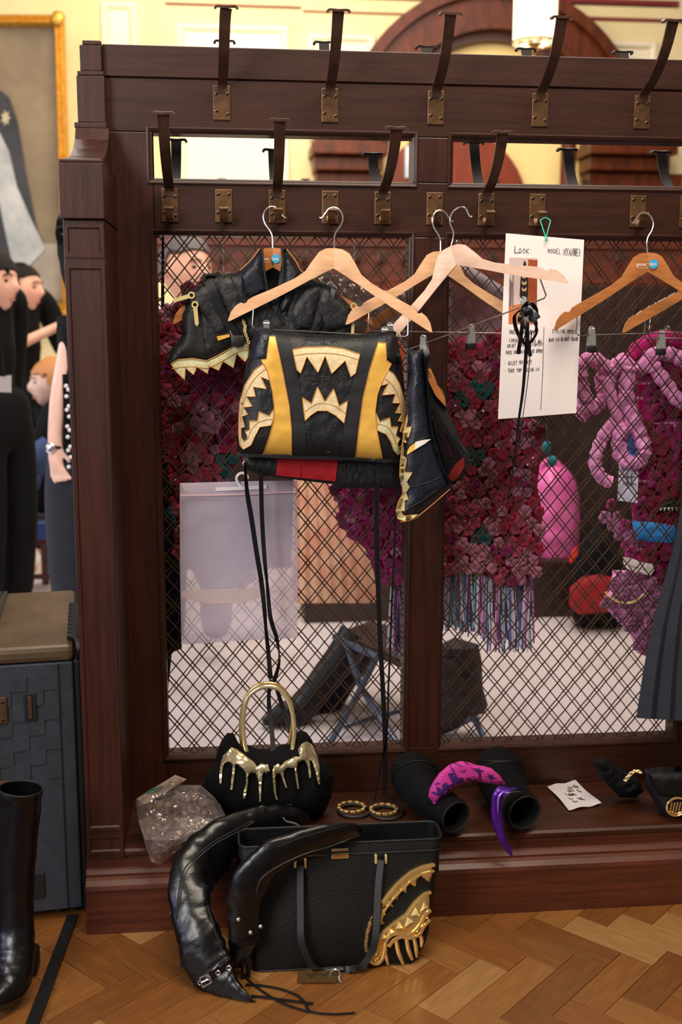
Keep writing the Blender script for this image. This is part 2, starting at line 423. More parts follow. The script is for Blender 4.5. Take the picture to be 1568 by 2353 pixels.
grille(1.331, 1.909, .2965, 1.529, 1.50, .5200)
# bench and plinth
bm = B(); pr = [(-.252, .186), (-.258, .181), (-.258, .172), (-.25, .166), (0.05, .166), (.05, .186)]
prism(bm, [V((-.118, y, z)) for y, z in pr], (1.99+.118, 0, 0)); mk('bench_seat', bm, mat('bench_top_wood', (44, 20, 11), .42, col2=(66, 32, 17), ns=6, stretch=(1, 3, 3), spec=.35, bump=.1, bs=30, bstr=(1, 8, 1)), rack, smooth=False)
bm = B(); pr = [(-.25, .166), (-.25, .142), (-.256, .139), (-.262, .132), (-.262, .126), (-.27, .122), (-.279, .113), (-.2815, .104), (-.28, .097), (-.28, 0), (.08, 0), (.08, .166)]
prism(bm, [V((-.203, y, z)) for y, z in pr], (2.278, 0, 0)); mk('plinth', bm, m_mahr, rack, smooth=False)
# end posts, the seen one and its mirror at the far end
def post(sx, ox):
    f = lambda x: ox+sx*x
    def bx(name, a, b, y0, y1, z0, z1, M=m_mahv, bev=.002):
        bm = B(); x0, x1 = sorted((f(a), f(b))); box(bm, x0, x1, y0, y1, z0, z1, bev); return mk(name, bm, M, rack, smooth=False)
    bx('post_shaft', -.200, -.118, -.26, .05, .167, 1.536)
    # sunk panels shown by a raised border on the front
    for z0, z1 in ((.18, .225), (.236, 1.448), (1.462, 1.528)):
        bm = B(); q = [(0, 0), (0, -.003), (.007, -.003), (.010, 0)]
        cs = [(f(-.2), z0, sx, 1), (f(-.118), z0, -sx, 1), (f(-.118), z1, -sx, -1), (f(-.2), z1, sx, -1)]
        ring_loft(bm, [[V((cx+s1*(.002+a), -.26+y, cz+s2*a)) for a, y in q] for cx, cz, s1, s2 in cs], True)
        mk('post_beading', bm, m_mahv, rack, smooth=False)
    bx('arm_block', -.204, -.116, -.271, .052, 1.537, 1.645)
    bx('arm_cap', -.203, -.117, -.268, .051, 1.6455, 1.652)
    bm = B(); P = [(-.25, 1.6525), (-.235, 1.658), (-.19, 1.664), (-.14, 1.676), (-.09, 1.697), (-.055, 1.722), (-.038, 1.748), (.05, 1.748), (.05, 1.6525)]
    a0, a1 = sorted((f(-.196), f(-.125))); prism(bm, [V((a0, y, z)) for y, z in P], (a1-a0, 0, 0)); mk('arm_scroll', bm, m_mahv, rack, smooth=False)
    bx('post_neck', -.199, -.130, -.034, .052, 1.7485, 1.7605)
    bx('upper_post', -.192, -.132, -.028, .05, 1.761, 1.858)
    bx('upper_post_step', -.190, -.134, -.026, .05, 1.8585, 1.868)
    bx('upper_post_head', -.184, -.138, -.022, .05, 1.8685, 1.922)
    bx('upper_post_cap', -.178, -.138, -.020, .05, 1.9225, 1.932)
post(1, 0); post(-1, 1.872)
# ---------------------------------------------------------------- hooks
def screws(bm_, x, zs, y=-.004):
    for dx, z in zs:
        s = len(bm_.verts); g = bmesh.ops.create_uvsphere(bm_, u_segments=8, v_segments=5, radius=.0042)
        bmesh.ops.transform(bm_, matrix=Matrix.Translation((x+dx, y, z)) @ Matrix.Diagonal((1, .45, 1, 1)), verts=g['verts'])
def hook(x, ztop, zbot, tip=None, small=False, side=-1, ybase=0, leanx=0., plate=True):
    """side -1 = towards the camera, +1 = behind the rack"""
    Yf = lambda d: ybase+side*d
    bm = B(); y0, y1 = sorted((Yf(.0001), Yf(.0035)))
    box(bm, x-.019, x+.019, y0, y1, zbot, ztop, .0012)
    h = mk('coat_hook', bm, m_brass, rack, smooth=False)
    bm = B(); inset = .010 if not small else .009
    for k, (dx, z) in enumerate([(-.012, ztop-.017), (.012, ztop-.017), (-.012, zbot+.02), (.012, zbot+.014)] if not (small and tip is None) else [(-.012, ztop-.01), (.011, ztop-.01), (-.013, zbot+.022), (.012, zbot+.024)]):
        b3 = B(); g = bmesh.ops.create_uvsphere(b3, u_segments=10, v_segments=6, radius=.0044)
        bmesh.ops.transform(b3, matrix=Matrix.Translation((x+dx, Yf(.0036), z)) @ Matrix.Diagonal((1, .4, 1, 1)), verts=g['verts'])
        mk('screw', b3, m_screw, h)
    bm.free()
    if tip is not None:
        ty, tz = tip; dy = abs(ty); H = tz-ztop
        q = [(.003, -.016), (.008, .002), (dy*.30, H*.14), (dy*.62, H*.38), (dy*.84, H*.66), (dy*.96, H*.9), (dy, H)]
        bm = B(); strap(bm, [V((x+leanx*(i/6), Yf(a), ztop+b)) for i, (a, b) in enumerate(q)], V((1, 0, 0)), .022, .0055, 4, wl=(.020, .0245))
        # flattened head
        hx = x+leanx; c = V((hx, Yf(dy+.004), tz+.001)); s = len(bm.verts)
        st = [V((hx-.023, Yf(dy+.002), tz-.003)), V((hx-.019, Yf(dy+.003), tz+.002)), c, V((hx+.019, Yf(dy+.003), tz+.002)), V((hx+.023, Yf(dy+.002), tz-.003))]
        strap(bm, st, V((0, 1, .25)), .017, .005, 3)
        mk('hook_arm', bm, m_hook if side < 0 else m_hookb, h)
    if small:
        q = [(.003, .016), (.010, .004), (.022, .000), (.034, .006), (.041, .018), (.043, .026)]
        bm = B(); strap(bm, [V((x, Yf(a), zbot+b)) for a, b in q], V((1, 0, 0)), .017, .004, 4)
        tube(bm, [V((x-.010, Yf(.042), zbot+.026)), V((x+.010, Yf(.042), zbot+.026))], .0052, 10)
        mk('lower_prong', bm, m_brass, h)
    return h
for k in range(8):
    hook(.119+.24*k, 1.849, 1.776, tip=(.150, 1.972), leanx=([.012, .004, 0, 0, .004]+[0]*3)[k])
TIP = {0: (.20, 1.752), 2: (.15, 1.752), 4: (.20, 1.732), 6: (.14, 1.738)}
for k in range(16):
    x = k*.12
    if k == 8: continue
    tip = TIP.get(k)
    hook(x, 1.628, 1.556, tip=tip or ((.14, 1.74) if k in (10, 12, 14) else None), small=True)
for px, py in ((516, 95), (745, 98), (980, 108), (1210, 113), (1433, 120)):
    p = W(px, py, .19); hook(p.x, 1.849, 1.776, tip=(.14, p.z), side=1, ybase=.05)
for px, py, bx_ in ((405, 322, .0), (628, 345, .23), (857, 354, .47), (1090, 328, .71), (1305, 344, .93), (1520, 350, 1.16)):
    p = W(px, py, .17); hook(p.x, 1.628, 1.556, tip=(.12, p.z), small=False, side=1, ybase=.05)
# traces of the missing hook
for k, (px, py) in enumerate(((1338, 468), (1361, 470), (1337, 498), (1362, 500))):
    p = W(px, py, 0); bm = B(); bmesh.ops.create_circle(bm, cap_ends=True, radius=.0022, segments=8)
    xf(bm, Matrix.Translation((p.x, -.0004, p.z)) @ Matrix.Rotation(pi/2, 4, 'X')); mk('screw_hole', bm, mat('hole_dark', (12, 8, 6), .9) if k == 0 else bpy.data.materials['hole_dark'], rack)
# ================================================================== hall behind
YB = 5.0
tag(slab('wall_back', -3.2, 6, YB, YB+.15, 0, 4.2, m_cream), kind='structure')
def trimbox(px0, py0, px1, py1, Y, d, M, name='trim_1', kind='structure', bev=.004):
    a = W(px0, py0, Y); b = W(px1, py1, Y); bm = B(); box(bm, min(a.x, b.x), max(a.x, b.x), Y-d, Y, min(a.z, b.z), max(a.z, b.z), bev)
    return tag(mk(name, bm, M, None, smooth=False), kind=kind)
def panel(px0, py0, px1, py1, n):
    a = W(px0, py0, YB); b = W(px1, py1, YB); bm = B(); q = [(0, -.001), (.012, -.028), (.03, -.03), (.045, -.012), (.05, -.001)]
    cs = [(a.x, b.z, 1, 1), (b.x, b.z, -1, 1), (b.x, a.z, -1, -1), (a.x, a.z, 1, -1)]
    ring_loft(bm, [[V((cx+sx*e, YB+y, cz+sz*e)) for e, y in q] for cx, cz, sx, sz in cs], True)
    tag(mk('trim_%d' % n, bm, m_creamw, None, smooth=False), kind='structure')
    bm = B(); box(bm, a.x+.055, b.x-.055, YB-.006, YB-.001, b.z+.055, a.z-.055); tag(mk('trim_%d' % n, bm, m_creamw, None, smooth=False), kind='structure')
panel(229, 2, 332, 640, 2); panel(404, 52, 668, 640, 3); panel(706, 76, 862, 330, 4); panel(1352, 92, 1500, 330, 5)
for n, (x0, y0, x1, y1) in enumerate(((380, 11, 692, 16), (696, 28, 980, 33), (980, 0, 1560, 3.5), (1290, 10, 1545, 15), (1255, 44, 1700, 50), (700, -6, 1000, -2))):
    trimbox(x0, y0, x1, y1, YB, .012, m_redl, 'trim_%d' % (6+n), bev=0)
# arched doorway
arch = empty('arched_doorway', W(1122, 700, YB-.1), 'red brown wooden arched doorway surround with moulded capitals on cream wall', 'doorway')
cx, cz = W(1122, 350, YB).x, W(1122, 350, YB).z; ppm = pm(YB)
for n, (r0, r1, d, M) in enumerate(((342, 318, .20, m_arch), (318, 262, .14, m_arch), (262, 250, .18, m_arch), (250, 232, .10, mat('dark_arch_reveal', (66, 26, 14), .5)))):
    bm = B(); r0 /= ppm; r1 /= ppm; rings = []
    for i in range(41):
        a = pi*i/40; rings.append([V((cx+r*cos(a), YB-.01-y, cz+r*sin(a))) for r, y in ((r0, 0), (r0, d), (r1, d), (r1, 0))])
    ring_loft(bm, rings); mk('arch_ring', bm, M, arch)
for s, (l, r_) in ((-1, (722, 862)), (1, (1335, 1500))):
    for (e, y0, y1, d) in ((0, 404, 1330, .18), (14, 345, 372, .34), (6, 372, 404, .26), (4, 305, 345, .24)):
        a = W(l-e, y0, YB); b = W(r_+e, y1, YB); bm = B(); box(bm, a.x, b.x, YB-d, YB-.01, max(b.z, .001), a.z, .006); mk('pilaster_block', bm, m_arch, arch, smooth=False)
# recess, its warm light put into the plaster colour, and rounded inner door
a = W(880, 420, YB); b = W(1340, 1330, YB)
bm = B(); box(bm, W(872, 0, YB).x, W(1345, 0, YB).x, YB-.012, YB-.006, 0, cz+.7, 0); mk('recess_panel', bm, mat('recess_lit_tone', (250, 222, 150), .7), arch, smooth=False)
px_, pz_ = W(1035, 480, YB).x, W(1035, 480, YB).z; bm = B(); rr_ = 172/ppm
pts = [V((px_+rr_*cos(pi*i/24), YB-.06, pz_+rr_*sin(pi*i/24))) for i in range(25)]+[V((px_-rr_, YB-.06, .1)), V((px_+rr_, YB-.06, .1))]
prism(bm, pts, (0, .05, 0)); mk('rounded_door', bm, mat('orange_door_wood', (140, 52, 18), .4, col2=(116, 40, 14), ns=5, stretch=(4, 4, .6)), arch, smooth=False)
bm = B(); p = W(1306, 380, YB-.3); tube(bm, [V((p.x, YB-.3, 0)), V((p.x, YB-.3, p.z+.25))], .05, 12); mk('column', bm, m_arch, arch)
g = W(942, 372, YB-.08); bm = B(); box(bm, g.x-.03, g.x+.02, YB-.09, YB-.07, g.z-.1, g.z+.1, 0); mk('stained_glass', bm, mat('stained_glass', (214, 222, 214), .3, col2=(80, 120, 170), ns=14, emit=.5), arch, smooth=False)  # emission in the glass stands in for light behind it
# gilt framed portrait
PY = 4.55
pic = empty('framed_painting', W(0, 725, PY), 'large dark portrait in a gilt frame hung on cream wall', 'painting')
def q3(px, py): return W(px, py, PY-.10*(725-py)/700)
o4 = [(-420, 38), (150, 38), (170, 728), (-420, 728)]; i4 = [(-390, 62), (126, 64), (143, 696), (-390, 696)]
bm = B(); rings = []
for (ox, oy), (ix, iy) in zip(o4, i4):
    r_ = []
    for f, d in ((0, 0), (0, .05), (.3, .085), (.5, .06), (.8, .075), (1, .02), (1, -.01)):
        p = q3(ox+(ix-ox)*f, oy+(iy-oy)*f); r_.append(p-V((0, d, 0)))
    rings.append(r_)
ring_loft(bm, rings, True); mk('frame', bm, m_gframe, pic, smooth=False)
bm = B(); ball(bm, q3(138, 50)-V((0, .08, 0)), .035, 1.2, .6, 1.2, 2); mk('corner_ornament', bm, m_gframe, pic)
bm = B(); prism(bm, [q3(x, y)+V((0, .002, 0)) for x, y in i4], (0, .02, 0)); mk('canvas', bm, mat('old_canvas', (92, 78, 60), .6, col2=(124, 106, 78), ns=2.2), pic, smooth=False)
bm = B(); prism(bm, [q3(x, y)-V((0, .004, 0)) for x, y in ((-300, 560), (140, 560), (142, 690), (-300, 690))], (0, .003, 0)); mk('painted_ground', bm, mat('paint_ground', (150, 138, 124), .7, col2=(128, 118, 104), ns=4), pic, smooth=False)
def flat(name, pts, M, dy): 
    bm = B(); prism(bm, [q3(x, y)-V((0, dy, 0)) for x, y in pts], (0, .002, 0)); mk(name, bm, M, pic, smooth=False)
flat('painted_coat', [(-200, 200), (0, 208), (22, 225), (42, 285), (60, 400), (92, 560), (60, 625), (20, 620), (-200, 640)], mat('paint_dark_coat', (48, 48, 52), .7, col2=(34, 34, 38), ns=5), .008)
flat('painted_robe', [(-60, 290), (0, 305), (22, 350), (40, 430), (70, 500), (105, 572), (60, 620), (28, 600), (10, 520), (-10, 420), (-60, 400)], mat('paint_white_robe', (178, 176, 172), .7, col2=(140, 142, 142), ns=6), .012)
flat('painted_star', [(14+(12 if i % 2 == 0 else 6)*cos(i*pi/7), 272+(20 if i % 2 == 0 else 10)*sin(i*pi/7)) for i in range(14)], mat('paint_star', (170, 158, 130), .7), .016)
# pendant lantern
PLY = 3.9; c = W(1231, 30, PLY); pp = pm(PLY)
lan = empty('pendant_lantern', (c.x, PLY, W(1231, 92, PLY).z), 'glowing cylindrical glass pendant lantern with brass scalloped base', 'ceiling lamp')
bm = B(); tube(bm, [V((c.x, PLY, W(0, 66, PLY).z)), V((c.x, PLY, W(0, -90, PLY).z))], 48/pp, 28); mk('glass_shade', bm, mat('lit_glass', (255, 236, 190), .5, emit=2.2), lan)
bm = B(); N_ = 12
for i in range(N_):
    a = 2*pi*i/N_; cc = V((c.x+cos(a)*40/pp, PLY+sin(a)*40/pp, W(0, 66, PLY).z)); tube(bm, [cc+V((cos(t)*.017, sin(t)*.017, -.004*sin(i))) for t in [2*pi*j/8 for j in range(8)]], .005, 6, True)
tube(bm, [V((c.x+cos(t)*47/pp, PLY+sin(t)*47/pp, W(0, 62, PLY).z)) for t in [2*pi*j/24 for j in range(24)]], .008, 6, True)
tube(bm, [V((c.x, PLY, W(0, y, PLY).z)) for y in (64, 70, 76, 82, 90)], [.05, .03, .014, .022, .005], 12); mk('brass_base', bm, mat('lantern_brass', (196, 150, 70), .35, .8), lan)
bm = B(); tube(bm, [V((c.x, PLY, W(0, -90, PLY).z)), V((c.x, PLY, 4.2))], .012, 6); mk('hanging_rod', bm, bpy.data.materials['lantern_brass'], lan)
# second coat rack further back
Y2 = 2.25
m_far = mat('far_rack_wood', (112, 48, 22), .45, col2=(72, 30, 18), ns=5, stretch=(.6, 4, 6))
m_fard = mat('far_rack_dark_panel', (34, 17, 12), .5, col2=(44, 22, 15), ns=4, stretch=(4, 4, .6))
r2 = empty('coat_rack', (1.1, Y2, 0), 'far mahogany coat rack standing behind the grilles across the pale floor', 'coat rack')
Y3 = Y2+.30
def r2b(name, px0, py0, px1, py1, d0, d1, M):
    Yq = Y2 if name == 'seat_box' else Y3
    a = W(px0, py0, Yq); b = W(px1, py1, Yq); bm = B(); box(bm, a.x, b.x, Yq+d0, Yq+d1, max(0, b.z), a.z, .004); return mk(name, bm, M, r2, smooth=False)
r2b('top_rail', 330, 470, 1900, 655, 0, .05, m_far); r2b('rail_moulding', 330, 562, 1900, 574, -.02, 0, m_far)
r2b('panel', 1000, 655, 1250, 1300, .01, .04, m_far); r2b('dark_panel', 352, 960, 1000, 1300, .012, .04, m_fard); r2b('dark_panel', 1180, 655, 1900, 1300, .005, .045, m_fard)
for x in (1246, 1420, 1600): r2b('muntin', x, 656, x+14, 1300, -.014, .004, m_fard)
r2b('seat_box', 700, 1300, 1900, 1440, -.0, .299, m_fard)
r2b('end_post', 330, 560, 352, 1700, .0, .05, m_far)
for k, px in enumerate((405, 460, 512, 575, 640, 700, 762, 820, 875, 930, 1060, 1130, 1190, 1255, 1330, 1420, 1500)):
    a = W(px, 520, Y3); bm = B()
    strap(bm, [a+V((0, -.006, -.03)), a+V((0, -.05, .01)), a+V((0, -.07, .08)), a+V((0, -.075, .13+(.06 if k % 3 == 2 else 0)))], V((1, 0, 0)), .024, .006, 3)
    box(bm, a.x-.02, a.x+.02, Y3-.075-.012, Y3-.075+.012, a.z+.13+(.06 if k % 3 == 2 else 0), a.z+.137+(.06 if k % 3 == 2 else 0))
    b_ = W(px, 600, Y3); strap(bm, [b_+V((0, -.003, .05)), b_+V((0, -.01, 0)), b_+V((0, -.05, 0)), b_+V((0, -.055, .03))], V((1, 0, 0)), .03, .006, 3)
    mk('coat_hook', bm, m_hook, r2)
# ================================================================== hangers
HP_O = [(0, 0), (18, -2), (33, -10), (46, -29), (61, -53), (84, -70), (128, -93), (170, -113), (181, -120), (185, -127), (191, -129), (197, -127), (208, -135), (217, -148), (223, -168)]
HP_L = [(217, -167), (185, -149), (143, -126), (101, -102), (55, -74), (22, -55), (0, -43)]
def fin(o, label, cat, group=None): return tag(o, label, cat, group)
def hanger(px, py, Y, yaw, roll, M, label, group, flip=1, clips=(-140, 140), bar=True, scale=1.0, bend=.10, hookdy=.05, clipdark=False, cliprot=None, name='clothes_hanger'):
    """px,py = top centre of the wooden shoulders; yaw turns it about the vertical, roll tilts it"""
    o = W(px, py, Y); root = empty(name, o, label, 'hanger', group)
    Mx = Matrix.Translation(o) @ Matrix.Rotation(R(yaw), 4, 'Z') @ Matrix.Rotation(R(-roll), 4, 'Y')
    s = scale/1000
    for sg, nm in ((-1, 'shoulder_wing'), (1, 'shoulder_wing')):
        poly = [(sg*x*s, z*s) for x, z in HP_O+HP_L]
        tri = tri2d(poly, .022); bm = B(); th = .0062
        f = lambda x, z, d: Mx @ V((x, -th*(.45+.55*prof(d, .005))-bend*abs(x), z))
        b = lambda x, z, d: Mx @ V((x, th*(.45+.55*prof(d, .005))-bend*abs(x), z))
        shell(bm, tri, f, b); mk(nm, bm, M, root)
    # wire hook, last points turned back so the tip rests over the peg
    q = [(0, 0, -5), (0, 0, 22), (5, 0, 36), (15, 0, 50), (20, 0, 66), (15, 0, 82), (2, 0, 90), (-11, 0, 86), (-20, 0, 74), (-27, 0, 66), (-31, 0, 67)]
    bm = B(); tube(bm, [o+Matrix.Rotation(R(yaw), 3, 'Z') @ V((flip*x*s, hookdy*max(0, z)/90, z*s)) for x, y, z in q], .0017, 8, sub=3); mk('wire_hook', bm, m_chrome, root)
    if bar:
        bm = B(); yb = -bend*.17
        q = [(-168, -118), (-169, -150), (-170, -176), (-164, -181), (-120, -181), (0, -181), (120, -181), (164, -181), (170, -176), (169, -150), (168, -118)]
        tube(bm, [Mx @ V((x*s, yb, z*s)) for x, z in q], .0016, 7); mk('trouser_bar', bm, m_steel, root)
        for ci, cxx in enumerate(clips):
            cm = Mx @ Matrix.Translation((cxx*s, yb, -.181*scale)) @ Matrix.Rotation(R(-(cliprot[ci] if cliprot else -roll)), 4, 'Y')
            bm = B()
            for sd in (-1, 1):
                v = prism(bm, [V((-.0055, sd*.0035, .013)), V((.0055, sd*.0035, .013)), V((.0075, sd*.0065, -.004)), V((.0105, sd*.003, -.026)), V((-.0105, sd*.003, -.026)), V((-.0075, sd*.0065, -.004))], (0, sd*.0011, 0))
                for xx in (-.0035, .0035): box(bm, xx-.0006, xx+.0006, sd*.0066-.0012, sd*.0066+.0012, -.02, -.002)
            tube(bm, [V((cos(a)*.0062, 0, .0125+sin(a)*.0062)) for a in [2*pi*k/14 for k in range(14)]], .0018, 6, True)
            tube(bm, [V((-.0062, 0, .012)), V((.0062, 0, .012))], .0036, 10)
            xf(bm, cm); c = mk('clip', bm, m_chrome, root)
            bm = B(); box(bm, -.0112, .0112, -.0062, .0062, -.038, -.0235, .0012); xf(bm, cm); mk('rubber_tip', bm, m_rubber, c)
    return root, Mx
def logo(root, Mx, dx, dz, sc=1.0):
    """the hire firm's mark printed on the shoulders: two words, a blue disc with the third, and a fine line"""
    f = lambda X, Z, e=.0: Mx @ V((dx+X, -.0076-.10*abs(dx+X)-e, dz+Z))
    h = .0105*sc
    text3('printed_letters', 'getset', h, lambda x, y: f(x-.036*sc, y), m_white, root, spacing=.95)
    bm = B(); prism(bm, [f(.003*sc+cos(a)*.0098*sc, .0035*sc+sin(a)*.0098*sc, -.0002) for a in [2*pi*k/28 for k in range(28)]], (0, -.0003, 0)); mk('blue_disc', bm, m_blue, root, smooth=False)
    text3('printed_letters', 'hire', h, lambda x, y: f(x-.0065*sc, y, .0006), m_white, root, spacing=.9)
    bm = B(); prism(bm, [f(-.034*sc, -.0036*sc), f(-.008*sc, -.0036*sc), f(-.008*sc, -.0042*sc), f(-.034*sc, -.0042*sc)], (0, -.0003, 0)); mk('printed_line', bm, m_white, root, smooth=False)
GH = 'wooden clothes hangers on the rack'
h1, M1 = hanger(627, 569, -.052, 0, 0, m_woodo, 'honey wooden hanger with getset hire print holding the black cropped gilet', GH, flip=-1, bar=False, hookdy=.015)
logo(h1, M1, .0035, -.028)
h2, M2 = hanger(769, 570, -.110, -3, -3.0, m_wood, 'pale beech hanger holding the gold toothed skirt by two clips', GH, flip=1, clips=(-139, 118), bend=.06, cliprot=(2, -2), scale=1.01)
h3, M3 = hanger(1013, 577, -.050, 12, -1.0, m_wood, 'pale hanger with an empty clip behind the tilted one, above the middle stile', GH, flip=-1, clips=(-118, 82), bend=.01, hookdy=.005)
h4, M4 = hanger(1036, 566, -.125, -30, 20, m_woodp, 'pale hanger tilted and swung outward, holding the black ribbon bow', GH, flip=-1, clips=(-122, 124), bend=.10, hookdy=.07, scale=1.0, cliprot=(-14, 14))
h5, M5 = hanger(1489, 580, -.098, 3, 1.5, m_woodo, 'honey wooden hanger with getset hire print hung right of the white card', GH, flip=1, clips=(-133, 142), bend=.05, hookdy=.03)
logo(h5, M5, .008, -.030, 1.08)
h6, M6 = hanger(1640, 600, .17, 8, -1, m_wood, 'pale hanger hung behind the grille at the right edge', GH, flip=1, clips=(-120, 120), bend=.05, hookdy=-.03)
h7, M7 = hanger(1030, 606, .16, 4, 2, m_woodo, 'brown hanger behind the grille right of the middle stile', GH, flip=1, bar=False, bend=.05, hookdy=-.03, scale=.95)
# ================================================================== cropped gilet
def Rg(pts): return off(380, 560, 4, pts)
gil = empty('gilet', W(600, 850, -.065), 'cropped black leather gilet with gold zip pulls and glitter toothed hem', 'gilet')
gy = lambda x, y: -.066-.00010*max(0, 600-x)*.3
wr = lambda x, y: .004*nz(x, y*.5, .03, 3)+.0022*nz(x, y, .09, 9)
left = Rg([(880, 45), (790, 150), (690, 245), (640, 272), (520, 285), (465, 265), (370, 295), (372, 345), (290, 388), (205, 438), (165, 500), (185, 590), (150, 650), (148, 850), (60, 975), (15, 1090), (40, 1135), (90, 1110), (190, 1070), (300, 1085), (380, 1095), (480, 1050), (600, 985), (770, 915), (1700, 920)])+[(812, 760), (813, 706), (795, 690), (775, 674), (757, 655), (735, 648), (715, 640), (700, 628), (688, 610), (672, 585), (656, 571), (645, 569), (648, 600), (640, 650), (633, 700), (615, 660), (607, 620), (602, 590)]
body = cushion('body', left, -.066, m_blk, gil, hf=.022, hb=.006, edge=26, step=9, disp=wr, yf=gy)
TG = bvh(body)
bk = cushion('back_lining', [(600, 575), (656, 575), (650, 700), (640, 760), (610, 700)], -.030, m_trim, gil, hf=.002, hb=.002, edge=8, step=14)
# collar stand panels
decal('collar', Rg([(885, 42), (900, 200), (915, 330), (935, 420), (880, 455), (800, 495), (740, 470), (715, 400), (695, 300), (690, 247), (790, 150)]), TG, -.08, m_nav, gil, lift=.004, th=.003, bulge=.007, edge=10)
decal('collar', [(656, 569), (668, 585), (680, 605), (691, 624), (680, 650), (668, 690), (655, 725), (640, 715), (650, 670), (652, 620), (650, 580)], TG, -.08, m_blk, gil, lift=.004, th=.003, bulge=.006, edge=10)
for pth in ([(602, 570), (606, 610), (612, 650), (618, 680), (634, 720), (655, 745)], [(648, 571), (651, 610), (648, 660), (640, 700), (634, 722)]):
    bm = B(); tube(bm, [W(x, y, -.089) for x, y in pth], .0024, 6, sub=3); mk('edge_piping', bm, m_trim, gil)
bm = B(); tube(bm, [W(x, y, -.080) for x, y in Rg([(868, 45), (790, 148), (685, 245)])], .0012, 6, sub=3); tube(bm, [W(x, y, -.080) for x, y in [(657, 571), (680, 600), (692, 622), (720, 642), (730, 652)]], .0012, 6, sub=3); mk('gold_piping', bm, m_stitch, gil)
# quilted bands and seams on the fronts
for poly in ([(165, 520), (290, 395), (380, 350), (430, 420), (470, 560), (560, 760), (590, 830), (470, 850), (390, 700), (300, 610)],
             [(470, 290), (600, 290), (650, 380), (690, 520), (700, 640), (610, 690), (560, 600), (500, 430)],
             [(1200, 560), (1300, 420), (1390, 370), (1440, 380), (1400, 560), (1340, 780), (1200, 790), (1160, 690)]):
    decal('quilted_panel', Rg(poly), TG, -.085, m_blk, gil, lift=.002, th=.001, bulge=.006, edge=9, step=9)
decal('quilted_panel', [(742, 655), (760, 662), (790, 690), (808, 708), (800, 750), (745, 765), (735, 720)], TG, -.085, m_blk, gil, lift=.002, th=.001, bulge=.006, edge=9, step=9)
for pth, wd in (([(640, 632), (552, 640), (562, 700), (572, 770)], .006), ([(700, 640), (690, 700), (676, 760)], .006)):
    pass
def gstrap(name, pts, wd, th, yo, M=m_rib):
    bm = B(); P = []
    for x, y in pts:
        h = hit(TG, x, y); P.append((h if h is not None else W(x, y, -.08))+V((0, -yo, 0)))
    strap(bm, P, V((1, 0, .35)), wd, th, 3); return mk(name, bm, M, gil)
gstrap('shoulder_strap', Rg([(385, 300), (420, 400), (480, 560), (560, 700), (640, 830), (690, 880)]), .020, .005, .006)
gstrap('shoulder_strap', [(768, 660), (760, 690), (745, 730), (722, 764)], .010, .004, .006)
bm = B(); a = W(*Rg([(660, 890)])[0], -.095); box(bm, a.x-.014, a.x+.016, -.108, -.090, a.z-.013, a.z+.012, .004); mk('buckle_block', bm, m_rubber, gil)
bm = B(); strap(bm, [W(x, y, -.088) for x, y in Rg([(370, 330), (365, 300), (400, 285), (470, 285)])], V((0, 1, .2)), .012, .004, 3); mk('epaulette_loop', bm, m_rubber, gil)
bm = B(); tube(bm, [W(x, y, -.100) for x, y in Rg([(595, 800), (610, 835), (640, 860), (655, 862)])], .0015, 6, sub=3); mk('strap_ring', bm, m_chrome, gil)
bm = B(); tube(bm, [W(x, y, -.094) for x, y in [(753, 654), (760, 648), (768, 655), (775, 664)]], .0016, 6, sub=3); mk('strap_ring', bm, m_chrome, gil)
def pull(x0, y0, x1, y1, Y, wd=9):
    a = W(x0, y0, Y); b = W(x1, y1, Y); d = (b-a).normalized(); n = V((d.z, 0, -d.x)); h = wd/2000
    bm = B(); L1 = [a+n*h, b+n*h*.95, b+d*.006, b-n*h*.95, a-n*h]; prism(bm, L1, (0, -.003, 0)); o = mk('zip_pull', bm, m_brg, gil, smooth=False)
    bm = B(); tube(bm, [a-d*.004+V((cos(t)*.006, -.0015, sin(t)*.006)) for t in [2*pi*k/14 for k in range(14)]], .0022, 6, True); mk('zip_slider', bm, m_brg, o)
pull(*Rg([(225, 480)])[0], *Rg([(85, 520)])[0], -.105); pull(*Rg([(275, 580)])[0], *Rg([(290, 735)])[0], -.105)
pull(813, 708, 810, 768, -.086, 7)
bm = B(); P = [W(x, y, -.100) for x, y in Rg([(715, 710), (735, 760), (728, 800), (745, 850), (765, 905)])]
for i in range(14):
    t = i/13*4; k = min(int(t), 3); c = P[k].lerp(P[k+1], t-k); g = i % 2
    tube(bm, [c+(V((cos(a)*.0028, 0, sin(a)*.0036)) if g else V((0, cos(a)*.0028, sin(a)*.0036))) for a in [2*pi*j/8 for j in range(8)]], .0009, 5, True)
mk('gold_chain', bm, m_brg, gil)
decal('gold_tab', Rg([(473, 852), (590, 830), (595, 855), (485, 893)]), TG, -.09, m_gold, gil, lift=.006, th=.001, step=12)
hem = Rg([(50, 1105), (120, 1065), (250, 1055), (380, 1075), (480, 1030), (600, 960), (690, 915), (770, 895), (760, 1040), (735, 1085), (655, 1010), (625, 1140), (530, 1080), (490, 1165), (400, 1120), (390, 1195), (290, 1130), (260, 1205), (185, 1140), (178, 1250), (110, 1185)])
hb = cushion('toothed_hem', hem, -.086, m_glitg, gil, hf=.0015, hb=.0015, edge=3, step=9, yf=lambda x, y: -.088-.01*sin((x-390)*.03))
bm = B(); P = dens(hem, 8); tube(bm, [W(x, y, -.0915-.01*sin((x-390)*.03)) for x, y in P], .0011, 5, True); tube(bm, [W(x, y+13, -.0915-.01*sin((x-390)*.03)) for x, y in Rg([(60, 1100), (120, 1085), (250, 1075), (380, 1090), (480, 1048), (600, 980), (690, 935), (770, 915)])], .0009, 5, sub=3); mk('stitching', bm, m_stitch, gil)
